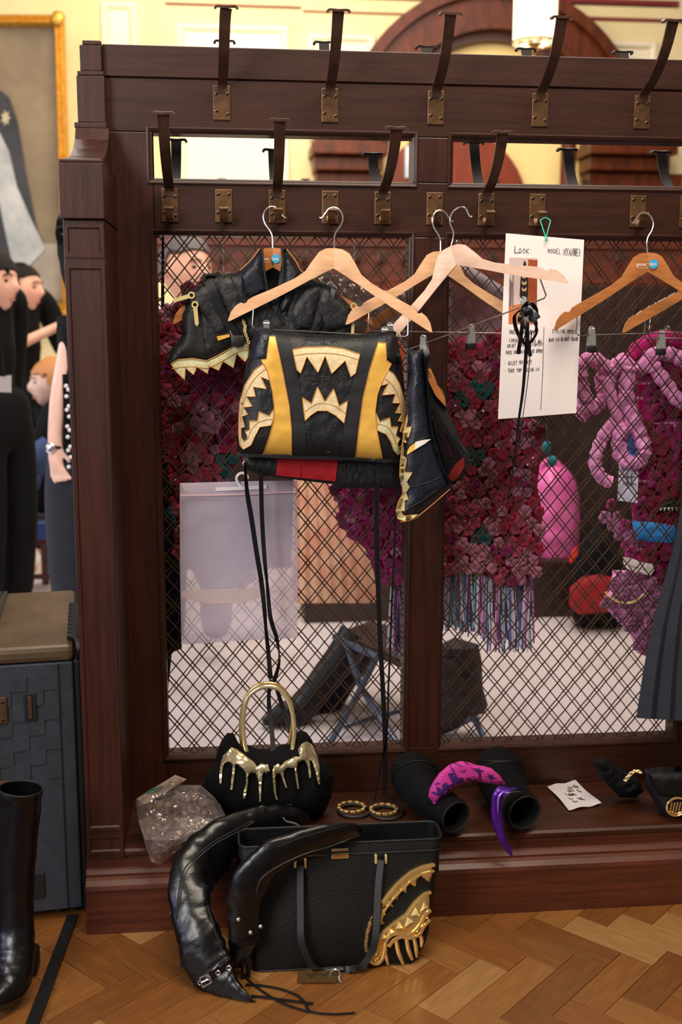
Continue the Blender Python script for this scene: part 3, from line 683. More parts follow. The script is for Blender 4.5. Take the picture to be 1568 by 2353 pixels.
# dark armhole on the left
decal('armhole', Rg([(190, 590), (330, 690), (350, 900), (390, 1065), (250, 1045), (120, 1030), (150, 850), (155, 660)]), TG, -.08, m_trim, gil, lift=.003, th=.001, step=12)
# ================================================================== skirt with gold panels
def Rs(pts): return off(540, 750, 4, pts)
sk = empty('skirt', W(738, 1120, -.13), 'short black skirt with gold side panels and glitter shark teeth, clipped to hanger', 'skirt')
so = Rs([(190, 8), (350, 35), (520, 58), (700, 75), (850, 85), (1000, 85), (1150, 80), (1300, 70), (1430, 48), (1475, 60), (1510, 180), (1535, 330), (1560, 550), (1570, 800), (1560, 1050), (1530, 1240), (1330, 1235), (1100, 1222), (800, 1212), (600, 1210), (300, 1198), (18, 1190), (25, 1000), (38, 750), (75, 480), (120, 280)])
sbody = cushion('front_panel', so, -.125, m_blk, sk, hf=.034, hb=.012, edge=62, step=9, disp=lambda x, y: .0022*nz(x, y, .05, 5))
TS = bvh(sbody)
SY = -.16
def sd(name, pts, M, **k): return decal(name, Rs(pts), TS, SY, M, sk, **k)
sd('plain_band', [(372, 42), (505, 56), (545, 300), (610, 650), (650, 960), (655, 1206), (522, 1204), (515, 930), (490, 700), (440, 420)], m_blks, lift=.001, th=.0008, step=10)
sd('plain_band', [(1188, 86), (1320, 74), (1285, 300), (1240, 400), (1180, 650), (1140, 950), (1112, 1214), (985, 1212), (1005, 900), (1060, 600), (1150, 250)], m_blks, lift=.001, th=.0008, step=10)
sd('gold_panel', [(315, 88), (370, 90), (440, 420), (500, 730), (520, 950), (522, 1205), (260, 1186), (325, 990), (358, 860), (362, 740), (345, 600), (300, 420), (240, 305), (290, 300)], m_gold, lift=.0022, th=.0012, line=m_stitch)
sd('gold_panel', [(1318, 148), (1388, 152), (1395, 310), (1440, 345), (1360, 490), (1310, 630), (1290, 780), (1305, 950), (1360, 1230), (1112, 1212), (1140, 950), (1180, 650), (1240, 400)], m_gold, lift=.0022, th=.0012, line=m_stitch)
sd('glitter_teeth', [(530, 210), (650, 190), (850, 185), (1000, 205), (1150, 255), (1128, 350), (1110, 430), (1065, 465), (1015, 315), (890, 435), (830, 270), (765, 425), (662, 278), (605, 432), (570, 400)], m_glit, lift=.0024, th=.0014, line=m_stitch)
sd('glitter_teeth', [(618, 652), (705, 710), (760, 555), (828, 690), (910, 572), (958, 730), (1038, 685), (1005, 890), (930, 820), (850, 775), (760, 775), (700, 815), (645, 868)], m_glit, lift=.0024, th=.0014, line=m_stitch)
sd('glitter_jaw', [(320, 495), (240, 465), (292, 575), (170, 555), (190, 645), (105, 645), (160, 735), (78, 745), (118, 810), (65, 830), (90, 925), (58, 935), (58, 1020), (85, 1060), (115, 1035), (112, 1000), (95, 965), (135, 950), (135, 870), (208, 870), (222, 785), (315, 825), (355, 760), (358, 850), (330, 910), (230, 925), (185, 1010), (150, 1090), (80, 1130), (45, 1090), (35, 980), (38, 820), (50, 680), (90, 540), (180, 400), (265, 340), (300, 420)], m_glit, lift=.0024, th=.0014, line=m_stitch, step=9)
sd('glitter_jaw', [(1345, 545), (1412, 525), (1355, 632), (1478, 620), (1452, 705), (1528, 705), (1478, 795), (1540, 800), (1505, 870), (1548, 880), (1520, 965), (1548, 985), (1556, 860), (1562, 760), (1550, 640), (1510, 520), (1465, 440), (1412, 400), (1370, 480)], m_glit, lift=.0024, th=.0014, line=m_stitch, step=9)
sd('glitter_jaw', [(1295, 790), (1335, 875), (1425, 840), (1435, 925), (1498, 925), (1480, 1000), (1520, 1030), (1495, 1075), (1500, 1110), (1522, 1108), (1540, 1085), (1535, 1140), (1500, 1180), (1462, 1140), (1435, 1060), (1390, 990), (1310, 955)], m_glitg, lift=.0024, th=.0014, line=m_stitch, step=9)
# gold thread line along the gums
for pts in ([(545, 268), (660, 250), (850, 245), (1000, 265), (1140, 305)], [(645, 780), (740, 715), (830, 705), (930, 735), (1020, 800)], [(290, 385), (190, 470), (110, 600), (70, 760), (55, 900)], [(355, 850), (290, 855), (210, 885), (150, 950), (120, 1030)], [(1380, 480), (1450, 540), (1500, 640), (1525, 760)], [(1310, 890), (1400, 920), (1450, 990), (1480, 1080)]):
    bm = B(); q = smoothpath(Rs(pts), 5); tube(bm, [(hit(TS, x, y) or W(x, y, SY))+V((0, -.0044, 0)) for x, y in q], .0008, 5); mk('stitching', bm, m_stitch, sk)
sd('pocket_flap', [(225, 25), (350, 45), (318, 90), (280, 295), (130, 300), (160, 150)], m_nav, lift=.003, th=.002, bulge=.003, edge=5)
sd('pocket_flap', [(1392, 60), (1470, 70), (1510, 200), (1545, 350), (1480, 335), (1400, 290), (1392, 160)], m_blk, lift=.003, th=.002, bulge=.003, edge=5)
# folds embossed in the middle of the front, shaped like the maker's quilted wording
for k in range(46):
    rr2 = random.Random(k*7+1); x0 = rr2.uniform(620, 1010); y0 = rr2.choice([rr2.uniform(450, 540), rr2.uniform(900, 1190), rr2.uniform(100, 165)])
    if inside((x0, y0), [(530, 60), (1180, 80), (1060, 560), (990, 1200), (660, 1200), (600, 560)]):
        a = rr2.uniform(-.5, 1.5); l = rr2.uniform(30, 80); c = rr2.uniform(-25, 25)
        q = smoothpath(Rs([(x0, y0), (x0+l*.5*cos(a)+c*sin(a), y0+l*.5*sin(a)-c*cos(a)), (x0+l*cos(a), y0+l*sin(a))]), 4)
        bm = B(); tube(bm, [(hit(TS, x, y) or W(x, y, SY))+V((0, -.0004, 0)) for x, y in q], .0011, 5); mk('embossed_seam', bm, m_blk, sk)
for seg in ([(190, 8), (350, 35), (520, 58), (700, 75), (850, 85), (1000, 85), (1150, 80), (1300, 70), (1430, 48), (1475, 60)], [(18, 1190), (300, 1198), (600, 1210), (800, 1214), (1100, 1224), (1330, 1238), (1530, 1242)]):
    bm = B(); q = smoothpath(Rs(seg), 3); sg_ = 4 if seg[0][0] > 100 else -4
    strap(bm, [(hit(TS, x, y+sg_) or W(x, y+sg_, -.13))+V((0, -.002, 0)) for x, y in q], V((0, 0, 1)), .011, .004, 0); mk('edge_binding', bm, m_trim, sk)
pass
bk = cushion('back_panel', Rs([(80, 1190), (700, 1205), (1530, 1230), (1515, 1490), (1200, 1488), (905, 1490), (900, 1450), (640, 1420), (380, 1385), (240, 1370), (100, 1310)]), -.085, m_blk, sk, hf=.008, hb=.004, edge=16, step=12)
TB = bvh(bk)
decal('red_lining', Rs([(395, 1190), (952, 1200), (925, 1425), (378, 1370)]), TB, -.09, m_red, sk, lift=.002, th=.001, step=12)
bm = B(); q = smoothpath(Rs([(610, 1215), (606, 1300), (600, 1392)]), 3); tube(bm, [(hit(TB, x, y) or W(x, y, -.09))+V((0, -.0035, 0)) for x, y in q], .0007, 5); mk('stitching', bm, mat('dark_red_thread', (110, 8, 16), .7), sk)
for k in range(20):
    x0 = 985+k*19; rr2 = random.Random(k)
    q = Rs([(x0, 1265+rr2.uniform(0, 15)), (x0+rr2.uniform(-14, 14), 1310), (x0+rr2.uniform(-12, 12), 1350+rr2.uniform(-8, 8))])
    bm = B(); tube(bm, [(hit(TB, x, y) or W(x, y, -.09))+V((0, -.0006, 0)) for x, y in smoothpath(q, 3)], .0013, 5); mk('embossed_seam', bm, m_blk, sk)
def ribbon(parent, pts, wd, name='tie_ribbon', th=.0008, Y0=-.08, Y1=-.08, M=m_rib, twist=None):
    bm = B(); n = len(pts); P = [W(x, y, Y0+(Y1-Y0)*i/(n-1)) for i, (x, y) in enumerate(pts)]
    sides = twist or [V((1, 0, 0))]*2
    strap(bm, P, sides, wd, th, 5); return mk(name, bm, M, parent)
X1 = V((1, 0, 0)); XY = V((.6, -.8, 0)); YX = V((.35, .94, 0))
ribbon(sk, [(563, 1062), (568, 1130), (578, 1190), (590, 1270), (600, 1330), (607, 1390), (611, 1440), (617, 1500), (622, 1560)], .011, Y0=-.1, Y1=-.07, twist=[YX, X1, X1, XY, X1])
ribbon(sk, [(600, 1085), (602, 1180), (608, 1280), (615, 1350), (622, 1420), (637, 1470), (642, 1520), (630, 1565)], .010, Y0=-.1, Y1=-.07, twist=[X1, X1, XY, X1, YX, X1])
ribbon(sk, [(622, 1560), (618, 1610), (624, 1670), (628, 1730), (625, 1790)], .011, Y0=-.07, Y1=-.19, twist=[YX, X1, X1])
ribbon(sk, [(630, 1565), (645, 1610), (662, 1660), (678, 1720), (672, 1790), (665, 1850)], .013, Y0=-.07, Y1=-.20, twist=[YX, X1, X1])
ribbon(sk, [(866, 1115), (866, 1240), (870, 1370), (874, 1470), (880, 1580), (885, 1690), (886, 1760), (884, 1830)], .011, Y0=-.10, Y1=-.10)
ribbon(sk, [(913, 1112), (908, 1230), (902, 1360), (898, 1470), (893, 1580), (889, 1690), (872, 1780), (860, 1850)], .0045, Y0=-.10, Y1=-.10)
# ================================================================== second skirt, folded and seen from the side
def Rj(pts): return off(780, 750, 4, pts)
sj = empty('folded_skirt', W(985, 1200, -.16), 'folded black skirt seen edge-on with laced side and glitter jaw, hung under silver clip', 'skirt')
back2 = cushion('inner_side', Rj([(775, 235), (815, 290), (870, 430), (960, 620), (992, 700), (990, 760), (1060, 920), (1120, 1060), (1195, 1165), (1190, 1250), (1130, 1400), (1045, 1455), (980, 1400), (870, 1150), (830, 900), (800, 600)]), -.105, m_blks, sj, hf=.006, hb=.006, edge=14, step=12)
TJ2 = bvh(back2)
decal('fabric_lining', Rj([(838, 830), (870, 900), (990, 1330), (1000, 1200), (1100, 1220), (1085, 1140), (1010, 1020), (900, 820)]), TJ2, -.11, mat('magenta_lining', (70, 24, 44), .6), sj, lift=.001, th=.0006, step=14)
decal('red_lining', Rj([(1000, 1385), (1040, 1300), (1100, 1240), (1150, 1200), (1150, 1290), (1095, 1390), (1040, 1430)]), TJ2, -.11, mat('dark_red_suede', (120, 14, 14), .8, bump=.2, bs=90), sj, lift=.004, th=.001, step=10)
decal('tan_patch', Rj([(810, 385), (842, 380), (870, 440), (905, 530), (965, 610), (978, 660), (985, 748), (940, 700), (885, 640), (845, 560), (815, 490)]), TJ2, -.11, mat('tan_leather', (186, 118, 58), .5, bump=.15, bs=60), sj, lift=.005, th=.0015, step=8, line=m_trim)
for i, (a, b) in enumerate((((848, 720), (1120, 1190)), ((870, 740), (1100, 1215)), ((860, 790), (1075, 1235)), ((855, 830), (1045, 1290)), ((905, 900), (1010, 1330)), ((870, 900), (985, 1320)), ((990, 960), (1150, 1170)), ((930, 1000), (990, 1300)))):
    bm = B(); (x0, y0), (x1, y1) = Rj([a, b]); strap(bm, [W(x0, y0, -.118), W((x0+x1)/2+2, (y0+y1)/2, -.122), W(x1, y1, -.118)], X1, .0042, .001, 3); mk('lace', bm, m_rib, sj)
bodyj = cushion('outer_side', Rj([(640, 200), (700, 225), (765, 205), (788, 330), (800, 480), (812, 640), (830, 800), (860, 960), (900, 1120), (960, 1290), (1040, 1468), (960, 1550), (830, 1650), (720, 1730), (640, 1785), (560, 1785), (520, 1740), (545, 1620), (585, 1540), (560, 1400), (562, 1240), (590, 1000), (618, 800), (612, 600), (640, 450), (628, 300)]), -.15, m_nav, sj, hf=.030, hb=.012, edge=34, step=9, disp=lambda x, y: .006*nz(x, y*.6, .022, 8)+.002*nz(x, y, .08, 2))
TJ = bvh(bodyj); JY = -.18
def jd(name, pts, M, **k): return decal(name, Rj(pts), TJ, JY, M, sj, **k)
jd('glitter_jaw', [(632, 790), (612, 860), (592, 980), (578, 1100), (562, 1240), (556, 1380), (580, 1480), (585, 1540), (545, 1610), (522, 1700), (540, 1770), (600, 1792), (680, 1765), (722, 1730), (660, 1735), (615, 1745), (580, 1730), (570, 1695), (602, 1695), (600, 1600), (635, 1590), (612, 1530), (645, 1480), (620, 1430), (672, 1345), (600, 1340), (620, 1220), (590, 1190), (600, 1080), (618, 1070), (605, 1030), (640, 1015), (668, 920), (615, 930), (630, 860)], m_glitg, lift=.002, th=.0014, line=m_stitch)
jd('eye_patch', [(620, 1185), (622, 1140), (650, 1095), (705, 1058), (770, 1042), (848, 1034), (790, 1080), (720, 1125), (660, 1160)], m_gold, lift=.002, th=.001, line=m_trim)
jd('eye_white', [(700, 1062), (770, 1044), (846, 1035), (785, 1080), (690, 1135)], m_white, lift=.0035, th=.001)
jd('back_edge', [(770, 215), (800, 330), (815, 500), (832, 800), (862, 960), (902, 1120), (962, 1290), (1035, 1455), (1010, 1450), (930, 1290), (868, 1120), (835, 960), (812, 760), (795, 500), (778, 330)], m_trim, lift=.001, th=.001, bulge=.002, edge=3)
for pts in ([(700, 560), (760, 700), (800, 900)], [(640, 1480), (800, 1440), (930, 1390), (1000, 1380)], [(640, 1090), (760, 1030), (850, 1010)], [(610, 1690), (760, 1600), (900, 1500)]):
    bm = B(); q = smoothpath(Rj(pts), 5); tube(bm, [(hit(TJ, x, y) or W(x, y, JY))+V((0, -.001, 0)) for x, y in q], .0010, 5); mk('seam', bm, m_trim, sj)
bm = B(); q = smoothpath(Rj([(560, 1795), (680, 1770), (800, 1680), (930, 1570), (1022, 1490)]), 5); tube(bm, [W(x, y+1, -.165) for x, y in q], .0013, 5); mk('gold_piping', bm, m_stitch, sj)
bm = B(); q = smoothpath([(1020, 1130), (1040, 1170), (1075, 1190), (1120, 1180)], 4); tube(bm, [W(x, y, -.09) for x, y in q], .0006, 5); q = smoothpath([(1010, 1130), (1025, 1240), (1060, 1295), (1110, 1300)], 4); tube(bm, [W(x, y, -.07) for x, y in q], .0006, 5); mk('loose_thread', bm, m_rib, sj)
# ================================================================== white look card
cc = [(1163, 536), (1343, 551), (1325, 949), (1145, 963)]
def CQ(u, v, e=0.):
    """u to the right 0..1, v down 0..1 on the card"""
    (a, b), (c, d), (x2, y2), (x3, y3) = cc
    x = (1-u)*(1-v)*a+u*(1-v)*c+u*v*x2+(1-u)*v*x3; y = (1-u)*(1-v)*b+u*(1-v)*d+u*v*y2+(1-u)*v*y3
    return W(x, y, -.078-.006*sin(pi*v)-e)
card = empty('card', CQ(.5, 1), 'white foam card with handwritten look and styling notes, hung by green string', 'card')
bm = B(); nu, nv = 8, 14
for e, rv in ((.0, False), (-.004, True)):
    g = [[bm.verts.new(CQ(i/nu, j/nv, e)) for i in range(nu+1)] for j in range(nv+1)]
    for j in range(nv):
        for i in range(nu): bm.faces.new((g[j][i], g[j][i+1], g[j+1][i+1], g[j+1][i]))
    if not rv: g0 = g
bd0 = [g0[0][i] for i in range(nu+1)]+[g0[j][nu] for j in range(1, nv+1)]+[g0[nv][i] for i in range(nu-1, -1, -1)]+[g0[j][0] for j in range(nv-1, 0, -1)]
bd1 = [g[0][i] for i in range(nu+1)]+[g[j][nu] for j in range(1, nv+1)]+[g[nv][i] for i in range(nu-1, -1, -1)]+[g[j][0] for j in range(nv-1, 0, -1)]
for i in range(len(bd0)): bm.faces.new((bd0[i], bd0[i-1], bd1[i-1], bd1[i]))
mk('board', bm, m_card, card)
def invc(px, py):
    u = v = .5
    (a, b), (c, d), (x2, y2), (x3, y3) = cc
    for _ in range(12):
        x = (1-u)*(1-v)*a+u*(1-v)*c+u*v*x2+(1-u)*v*x3; y = (1-u)*(1-v)*b+u*(1-v)*d+u*v*y2+(1-u)*v*y3
        u += (px-x)/180; v += (py-y)/410
    return u, v
GL = {'A': [[(0, 0), (.5, 1), (1, 0)], [(.2, .4), (.8, .4)]], 'B': [[(0, 0), (0, 1), (.8, .85), (.7, .55), (0, .5), (.9, .35), (.8, .05), (0, 0)]], 'C': [[(1, .9), (.5, 1), (0, .5), (.5, 0), (1, .1)]],
      'D': [[(0, 0), (0, 1), (.8, .8), (1, .4), (.7, .05), (0, 0)]], 'E': [[(1, 1), (0, 1), (0, 0), (1, 0)], [(0, .5), (.8, .5)]], 'F': [[(1, 1), (0, 1), (0, 0)], [(0, .5), (.8, .5)]], 'G': [[(1, .85), (.5, 1), (0, .5), (.5, 0), (1, .15), (1, .45), (.55, .45)]],
      'H': [[(0, 0), (0, 1)], [(1, 0), (1, 1)], [(0, .5), (1, .5)]], 'I': [[(.5, 0), (.5, 1)]], 'K': [[(0, 0), (0, 1)], [(.9, 1), (0, .45), (1, 0)]], 'L': [[(0, 1), (0, 0), (.9, 0)]], 'M': [[(0, 0), (.1, 1), (.5, .3), (.9, 1), (1, 0)]],
      'N': [[(0, 0), (.1, 1), (.9, 0), (1, 1)]], 'O': [[(.5, 1), (0, .55), (.4, 0), (1, .45), (.5, 1)]], 'P': [[(0, 0), (0, 1), (.9, .85), (.8, .5), (0, .45)]], 'R': [[(0, 0), (0, 1), (.85, .85), (.7, .5), (0, .48), (1, 0)]], 'S': [[(1, .9), (.4, 1), (.1, .7), (.9, .35), (.6, 0), (0, .1)]],
      'T': [[(0, 1), (1, 1)], [(.5, 1), (.5, 0)]], 'U': [[(0, 1), (.1, .1), (.6, 0), (1, .2), (1, 1)]], 'W': [[(0, 1), (.25, 0), (.5, .8), (.75, 0), (1, 1)]], 'Y': [[(0, 1), (.5, .5), (1, 1)], [(.5, .5), (.4, 0)]], ':': [[(.4, .15), (.45, .2)], [(.4, .7), (.45, .75)]],
      '+': [[(.5, .2), (.5, .8)], [(.2, .5), (.8, .5)]], ',': [[(.3, .1), (.2, -.15)]], '*': [[(.3, .35), (.45, .45)]]}
def ctext(s_, px, py, h, wpx, slope=.04):
    n = len(s_); adv = wpx/(n-.3); cw = adv*.72; bm = B(); r_ = random.Random(s_)
    for i, ch_ in enumerate(s_):
        jy = r_.uniform(-.06, .06)*h; hh = h*r_.uniform(.9, 1.08)
        for stroke in GL.get(ch_, []):
            tube(bm, [CQ(*invc(px+i*adv+x*cw*(.45 if ch_ in 'I' else 1)+y*h*.06, py-y*hh+jy+slope*i*adv), .0007) for x, y in stroke], .00052 if h < 14 else .0007, 4)
    mk('handwriting', bm, m_ink, card, smooth=False)
def Rc(x, y): return (1140+x/4, 520+y/4)
def line2(pts, r=.0007):
    bm = B(); tube(bm, [CQ(*invc(*p), .0006) for p in pts], r, 4); mk('pen_line', bm, m_ink, card)
ctext('LOOK:', *Rc(172, 245), 12, 42); ctext('MODEL:', *Rc(478, 247), 11, 36); ctext('NYANWEI', *Rc(622, 266), 17, 40)
line2([Rc(176, 180), Rc(176, 245), Rc(232, 240)])
ctext('DRESSING NOTES', *Rc(125, 985), 9, 63); ctext('STYLING NOTES', *Rc(518, 978), 8.5, 54); 
ctext('* LOOSEN CORSETRY ON', *Rc(92, 1060), 8, 81); ctext('SKIRT + THEN TIGHTEN', *Rc(103, 1115), 8, 81, slope=-.06); ctext('ONCE ON, BIG LOOSE BOWS', *Rc(92, 1175), 8, 84, slope=-.05)
ctext('* GILET ON LAST', *Rc(80, 1275), 8.5, 62, slope=-.04); ctext('* TUCK TOP LACING IN', *Rc(78, 1345), 8.5, 79, slope=-.05)
ctext('* BAG IN RIGHT HAND', *Rc(457, 1058), 8.5, 74, slope=-.02)
line2([Rc(442, 925), Rc(436, 1150), Rc(430, 1360), (1243, 942)], .0006)
def cpoly(name, pts, M, e): 
    bm = B(); prism(bm, [CQ(*invc(*p), e) for p in pts], (0, .0004, 0)); mk(name, bm, M, card, smooth=False)
m_ph = mat('photo_wall', (206, 182, 176), .4)
cpoly('photo_print', [(1171, 592), (1236, 593), (1234, 745), (1169, 744)], m_ph, .0008)
cpoly('photo_door', [(1214.5, 596), (1235.5, 598), (1234, 700), (1212, 694)], mat('photo_door', (164, 82, 42), .4, col2=(140, 66, 32), ns=20), .0012)
cpoly('photo_floor', [(1170, 704), (1234, 690), (1233.5, 744), (1169.5, 743)], mat('photo_floor', (206, 118, 66), .4), .0012)
cpoly('photo_figure', [(1204, 604), (1206, 598), (1209, 604), (1211, 616), (1214, 640), (1214, 676), (1209, 700), (1208, 722), (1201, 722), (1199, 700), (1195, 676), (1197, 640), (1201, 616)], mat('photo_figure', (38, 30, 32), .4), .0016)
for y in (630, 645, 660): cpoly('photo_figure_pattern', [(1200, y), (1205, y+5), (1211, y), (1210, y+8), (1205, y+10), (1200, y+8)], mat('photo_gold_%d' % y, (196, 166, 116), .4), .0020)
cpoly('photo_rail', [(1179, 632), (1181, 632), (1180, 706), (1178, 706)], mat('photo_grey', (120, 104, 108), .4), .0016)
cpoly('photo_rack', [(1172, 640), (1178, 650), (1176, 700), (1170, 705)], bpy.data.materials['photo_grey'], .0014)
bm = B(); tube(bm, [W(1242, 506, -.050), W(1248, 525, -.058), W(1255, 546, -.084), W(1258, 553, -.084)], .0013, 6, sub=3); tube(bm, [W(1266, 507, -.050), W(1261, 525, -.058), W(1256, 545, -.084), W(1254, 556, -.085)], .0013, 6, sub=3); tube(bm, [W(1242, 506, -.050), W(1254, 500, -.046), W(1266, 507, -.050)], .0013, 6, sub=3); mk('green_string', bm, m_green, card)
# ================================================================== black bow on the tilted hanger
def Rw(pts): return off(1140, 520, 4, pts)
bow = empty('ribbon_bow', W(1205, 720, -.2), 'black satin ribbon bow with long trailing ends clipped in front of white card', 'ribbon bow')
BY = -.235
for pts, wd, tw in (([(260, 740), (300, 705), (350, 730), (370, 800), (340, 860), (300, 830), (280, 780)], .011, [X1, XY, X1]),
                ([(240, 760), (190, 800), (170, 840), (180, 920), (205, 990), (240, 1060), (225, 1010)], .008, [YX, X1, X1]),
                ([(280, 780), (240, 820), (250, 880), (290, 980), (330, 980), (365, 960), (372, 880), (340, 830)], .006, [X1, YX, X1]),
                ([(300, 800), (350, 880), (378, 960), (340, 1040), (290, 1080), (250, 1060), (270, 1000)], .006, [YX, X1, YX]),
                ([(235, 780), (245, 880), (232, 1000), (215, 1110), (205, 1175)], .0085, [X1, X1]),
                ([(270, 800), (290, 900), (285, 1000), (300, 1110), (318, 1195)], .0085, [X1, X1]),
                ([(250, 790), (225, 820), (215, 870), (240, 900), (290, 960), (295, 1040)], .007, [X1, XY, X1])):
    bm = B(); P = [W(x, y, BY-.012*sin(i*1.3)) for i, (x, y) in enumerate(Rw(pts))]; strap(bm, P, tw, wd, .0012, 5); mk('bow_loop', bm, m_rib, bow)
for (x, y, r) in ((300, 790, .013), (330, 810, .012), (275, 770, .011), (310, 830, .011)):
    bm = B(); p = W(*Rw([(x, y)])[0], BY); vs_ = ball(bm, p, r, 1, .7, .85, 3)
    for v in vs_: v.co += (v.co-p)*.18*nz(v.co.x, v.co.z, 160, r*900)
    mk('bow_knot', bm, m_rib, bow)
for pts, wl in (([(1213, 765), (1208, 830), (1202, 900), (1192, 970), (1186, 1030), (1178, 1090), (1166, 1160)], (.009, .0015)), ([(1222, 760), (1216, 850), (1206, 930), (1196, 1000), (1186, 1060)], (.002, .0012))):
    bm = B(); strap(bm, [W(x, y, -.225+.04*i/6) for i, (x, y) in enumerate(pts)], X1, .008, .0008, 4, wl=wl); mk('trailing_end', bm, m_rib, bow)
bm = B(); tube(bm, [W(x, y, -.19) for x, y in ((1166, 1160), (1162, 1200), (1158, 1240), (1150, 1290))], .0005, 5); mk('loose_thread', bm, m_rib, bow)
# ================================================================== pleated charcoal skirt at the right
pk = empty('pleated_skirt', W(1600, 1660, -.08), 'dark charcoal pleated skirt hanging at the right edge in front of the grille', 'skirt')
rows = [(1120, 1572, 1690), (1170, 1566, 1700), (1250, 1551, 1730), (1300, 1538, 1745), (1350, 1524, 1762), (1430, 1502, 1785), (1540, 1481, 1810), (1637, 1466, 1835), (1650, 1465, 1838)]
bm = B(); NP = 60; ringsf, ringsb = [], []
for (y, xl, xr) in smoothpath(rows, 4):
    f = max(0, min(1, (y-1300)/350)); r1 = []; r2_ = []
    for i in range(NP+1):
        t = i/NP; x = xl+(xr-xl)*t; ph = (t*9) % 1; fold = (ph*.022 if ph < .85 else (1-ph)/.15*.85*.022)*(.25+.75*f)
        p = W(x, y+10*f*sin(t*3)*0+.10*(x-xl)*f*.6, -.075-.03*sin(pi*min(1, t*2.2)/1)*0-fold-.02*f); r1.append(p); r2_.append(p+V((0, .004, 0)))
    ringsf.append(r1+r2_[::-1])
ring_loft(bm, ringsf); mk('pleats', bm, m_char, pk)
bm = B(); ring_loft(bm, [[W(x, 1120-y_, -.075-d) for x, d in ((1572, 0), (1690, 0), (1690, .03), (1572, .03))] for y_ in (0, 45)]); mk('waistband', bm, m_char, pk)
h8, M8 = hanger(1652, 596, -.055, 0, 0, m_woodo, 'honey wooden hanger just beyond the right edge carrying the pleated skirt', GH, flip=1, clips=(-128, 130), bend=.01, hookdy=.01)
for x in (1588, 1680):
    bm = B(); strap(bm, [W(x, 790, -.09), W(x, 940, -.09), W(x, 1090, -.09)], X1, .012, .002, 3); mk('hanging_loop', bm, m_char, pk)
# ================================================================== frosted plastic bag behind the ribbons
zb = empty('plastic_bag', W(550, 1480, -.010), 'frosted translucent zip bag with white plastic hook hung against the grille', 'plastic bag')
m_film = film('frosted_film', (214, 200, 218), .48, .35, bump=.25, bs=14)
m_film2 = film('frosted_film_fold', (168, 160, 186), .55, .4, bump=.3, bs=10)
bm = B(); tri = tri2d([(413, 1110), (560, 1106), (683, 1104), (685, 1290), (684, 1466), (560, 1472), (417, 1481), (414, 1300)], 16)
shell(bm, tri, lambda x, y, d: W(x, y, -.016-.010*prof(d, 40)-.003*nz(x, y, .03)), lambda x, y, d: W(x, y, -.011)); mk('film_pouch', bm, m_film, zb)
bm = B(); tri = tri2d([(418, 1150), (520, 1145), (600, 1150), (600, 1240), (590, 1330), (560, 1352), (460, 1350), (440, 1310), (418, 1230)], 14)
shell(bm, tri, lambda x, y, d: W(x, y, -.0135-.003*nz(x, y, .05, 2)), lambda x, y, d: W(x, y, -.0125)); mk('folded_film', bm, m_film2, zb)
bm = B(); prism(bm, [W(x, y, -.0130) for x, y in ((418, 1357), (600, 1350), (640, 1358), (560, 1385), (480, 1388), (418, 1374))], (0, .001, 0)); mk('paper_insert', bm, mat('buff_paper', (214, 186, 160), .8), zb, smooth=False)
bm = B(); strap(bm, [W(415, 1138, -.030), W(550, 1136, -.033), W(683, 1130, -.030)], V((0, 0, 1)), .003, .002, 3); mk('zip_seal', bm, mat('zip_seal', (226, 190, 196), .4), zb)
bm = B(); m_whp = mat('white_plastic', (226, 218, 224), .4)
strap(bm, [W(496, 1124, -.024), W(555, 1122, -.026), W(613, 1119, -.024)], V((0, 0, 1)), .008, .004, 3)
tube(bm, [W(x, y, -.022) for x, y in ((556, 1120), (547, 1110), (544, 1098), (549, 1090), (558, 1087), (568, 1092), (570, 1100))], .0035, 8, sub=3); mk('plastic_hook', bm, m_whp, zb)
# ================================================================== things on the bench
# gold dripping handbag
def Rb(pts): return off(460, 1560, 4, pts)
hbg = empty('handbag', W(610, 1880, -.13), 'black puffy winged handbag with dripping gold trim and arched gold handle', 'handbag')
lob = lambda x, y: .007*abs(sin(x*.055+y*.01))
hb_ = cushion('bag_body', Rb([(25, 1000), (60, 880), (140, 760), (160, 650), (200, 560), (250, 495), (310, 500), (345, 575), (380, 620), (440, 605), (520, 640), (640, 645), (760, 605), (850, 590), (870, 500), (920, 470), (980, 490), (1030, 560), (1080, 690), (1180, 790), (1235, 900), (1210, 1080), (1150, 1220), (1000, 1285), (700, 1300), (300, 1300), (120, 1210), (35, 1090)]), -.13, m_suede, hbg, hf=.065, hb=.045, edge=48, step=9, disp=lob, zmin=.187)
TH = bvh(hb_); HY = -.19
for poly in ([(190, 770), (212, 705), (290, 628), (340, 645), (440, 722), (500, 765), (520, 805), (560, 778), (625, 790), (642, 850), (608, 872), (590, 850), (575, 880), (562, 1000), (560, 1128), (545, 1130), (538, 950), (515, 870), (478, 862), (445, 880), (438, 960), (420, 1095), (395, 1100), (398, 1040), (422, 960), (422, 870), (395, 830), (350, 790), (325, 792), (318, 860), (297, 1018), (278, 1020), (290, 900), (300, 790), (260, 758), (220, 778), (205, 830), (197, 960), (178, 962), (178, 850)],
             [(665, 850), (680, 798), (720, 780), (742, 800), (780, 757), (830, 733), (880, 712), (920, 715), (908, 690), (900, 650), (930, 600), (980, 572), (1035, 608), (1078, 700), (1098, 800), (1104, 970), (1085, 965), (1062, 850), (1032, 760), (1005, 745), (1018, 850), (1020, 908), (1005, 910), (988, 790), (960, 745), (900, 765), (888, 830), (912, 1010), (895, 1012), (878, 900), (866, 820), (800, 815), (768, 850), (770, 900), (802, 1000), (785, 1000), (742, 872), (705, 868), (692, 900), (700, 1060), (715, 1110), (700, 1110), (676, 1030)]):
    decal('gold_drip', Rb(poly), TH, HY, m_pgold, hbg, lift=.006, th=.002, bulge=.004, edge=4, step=5)
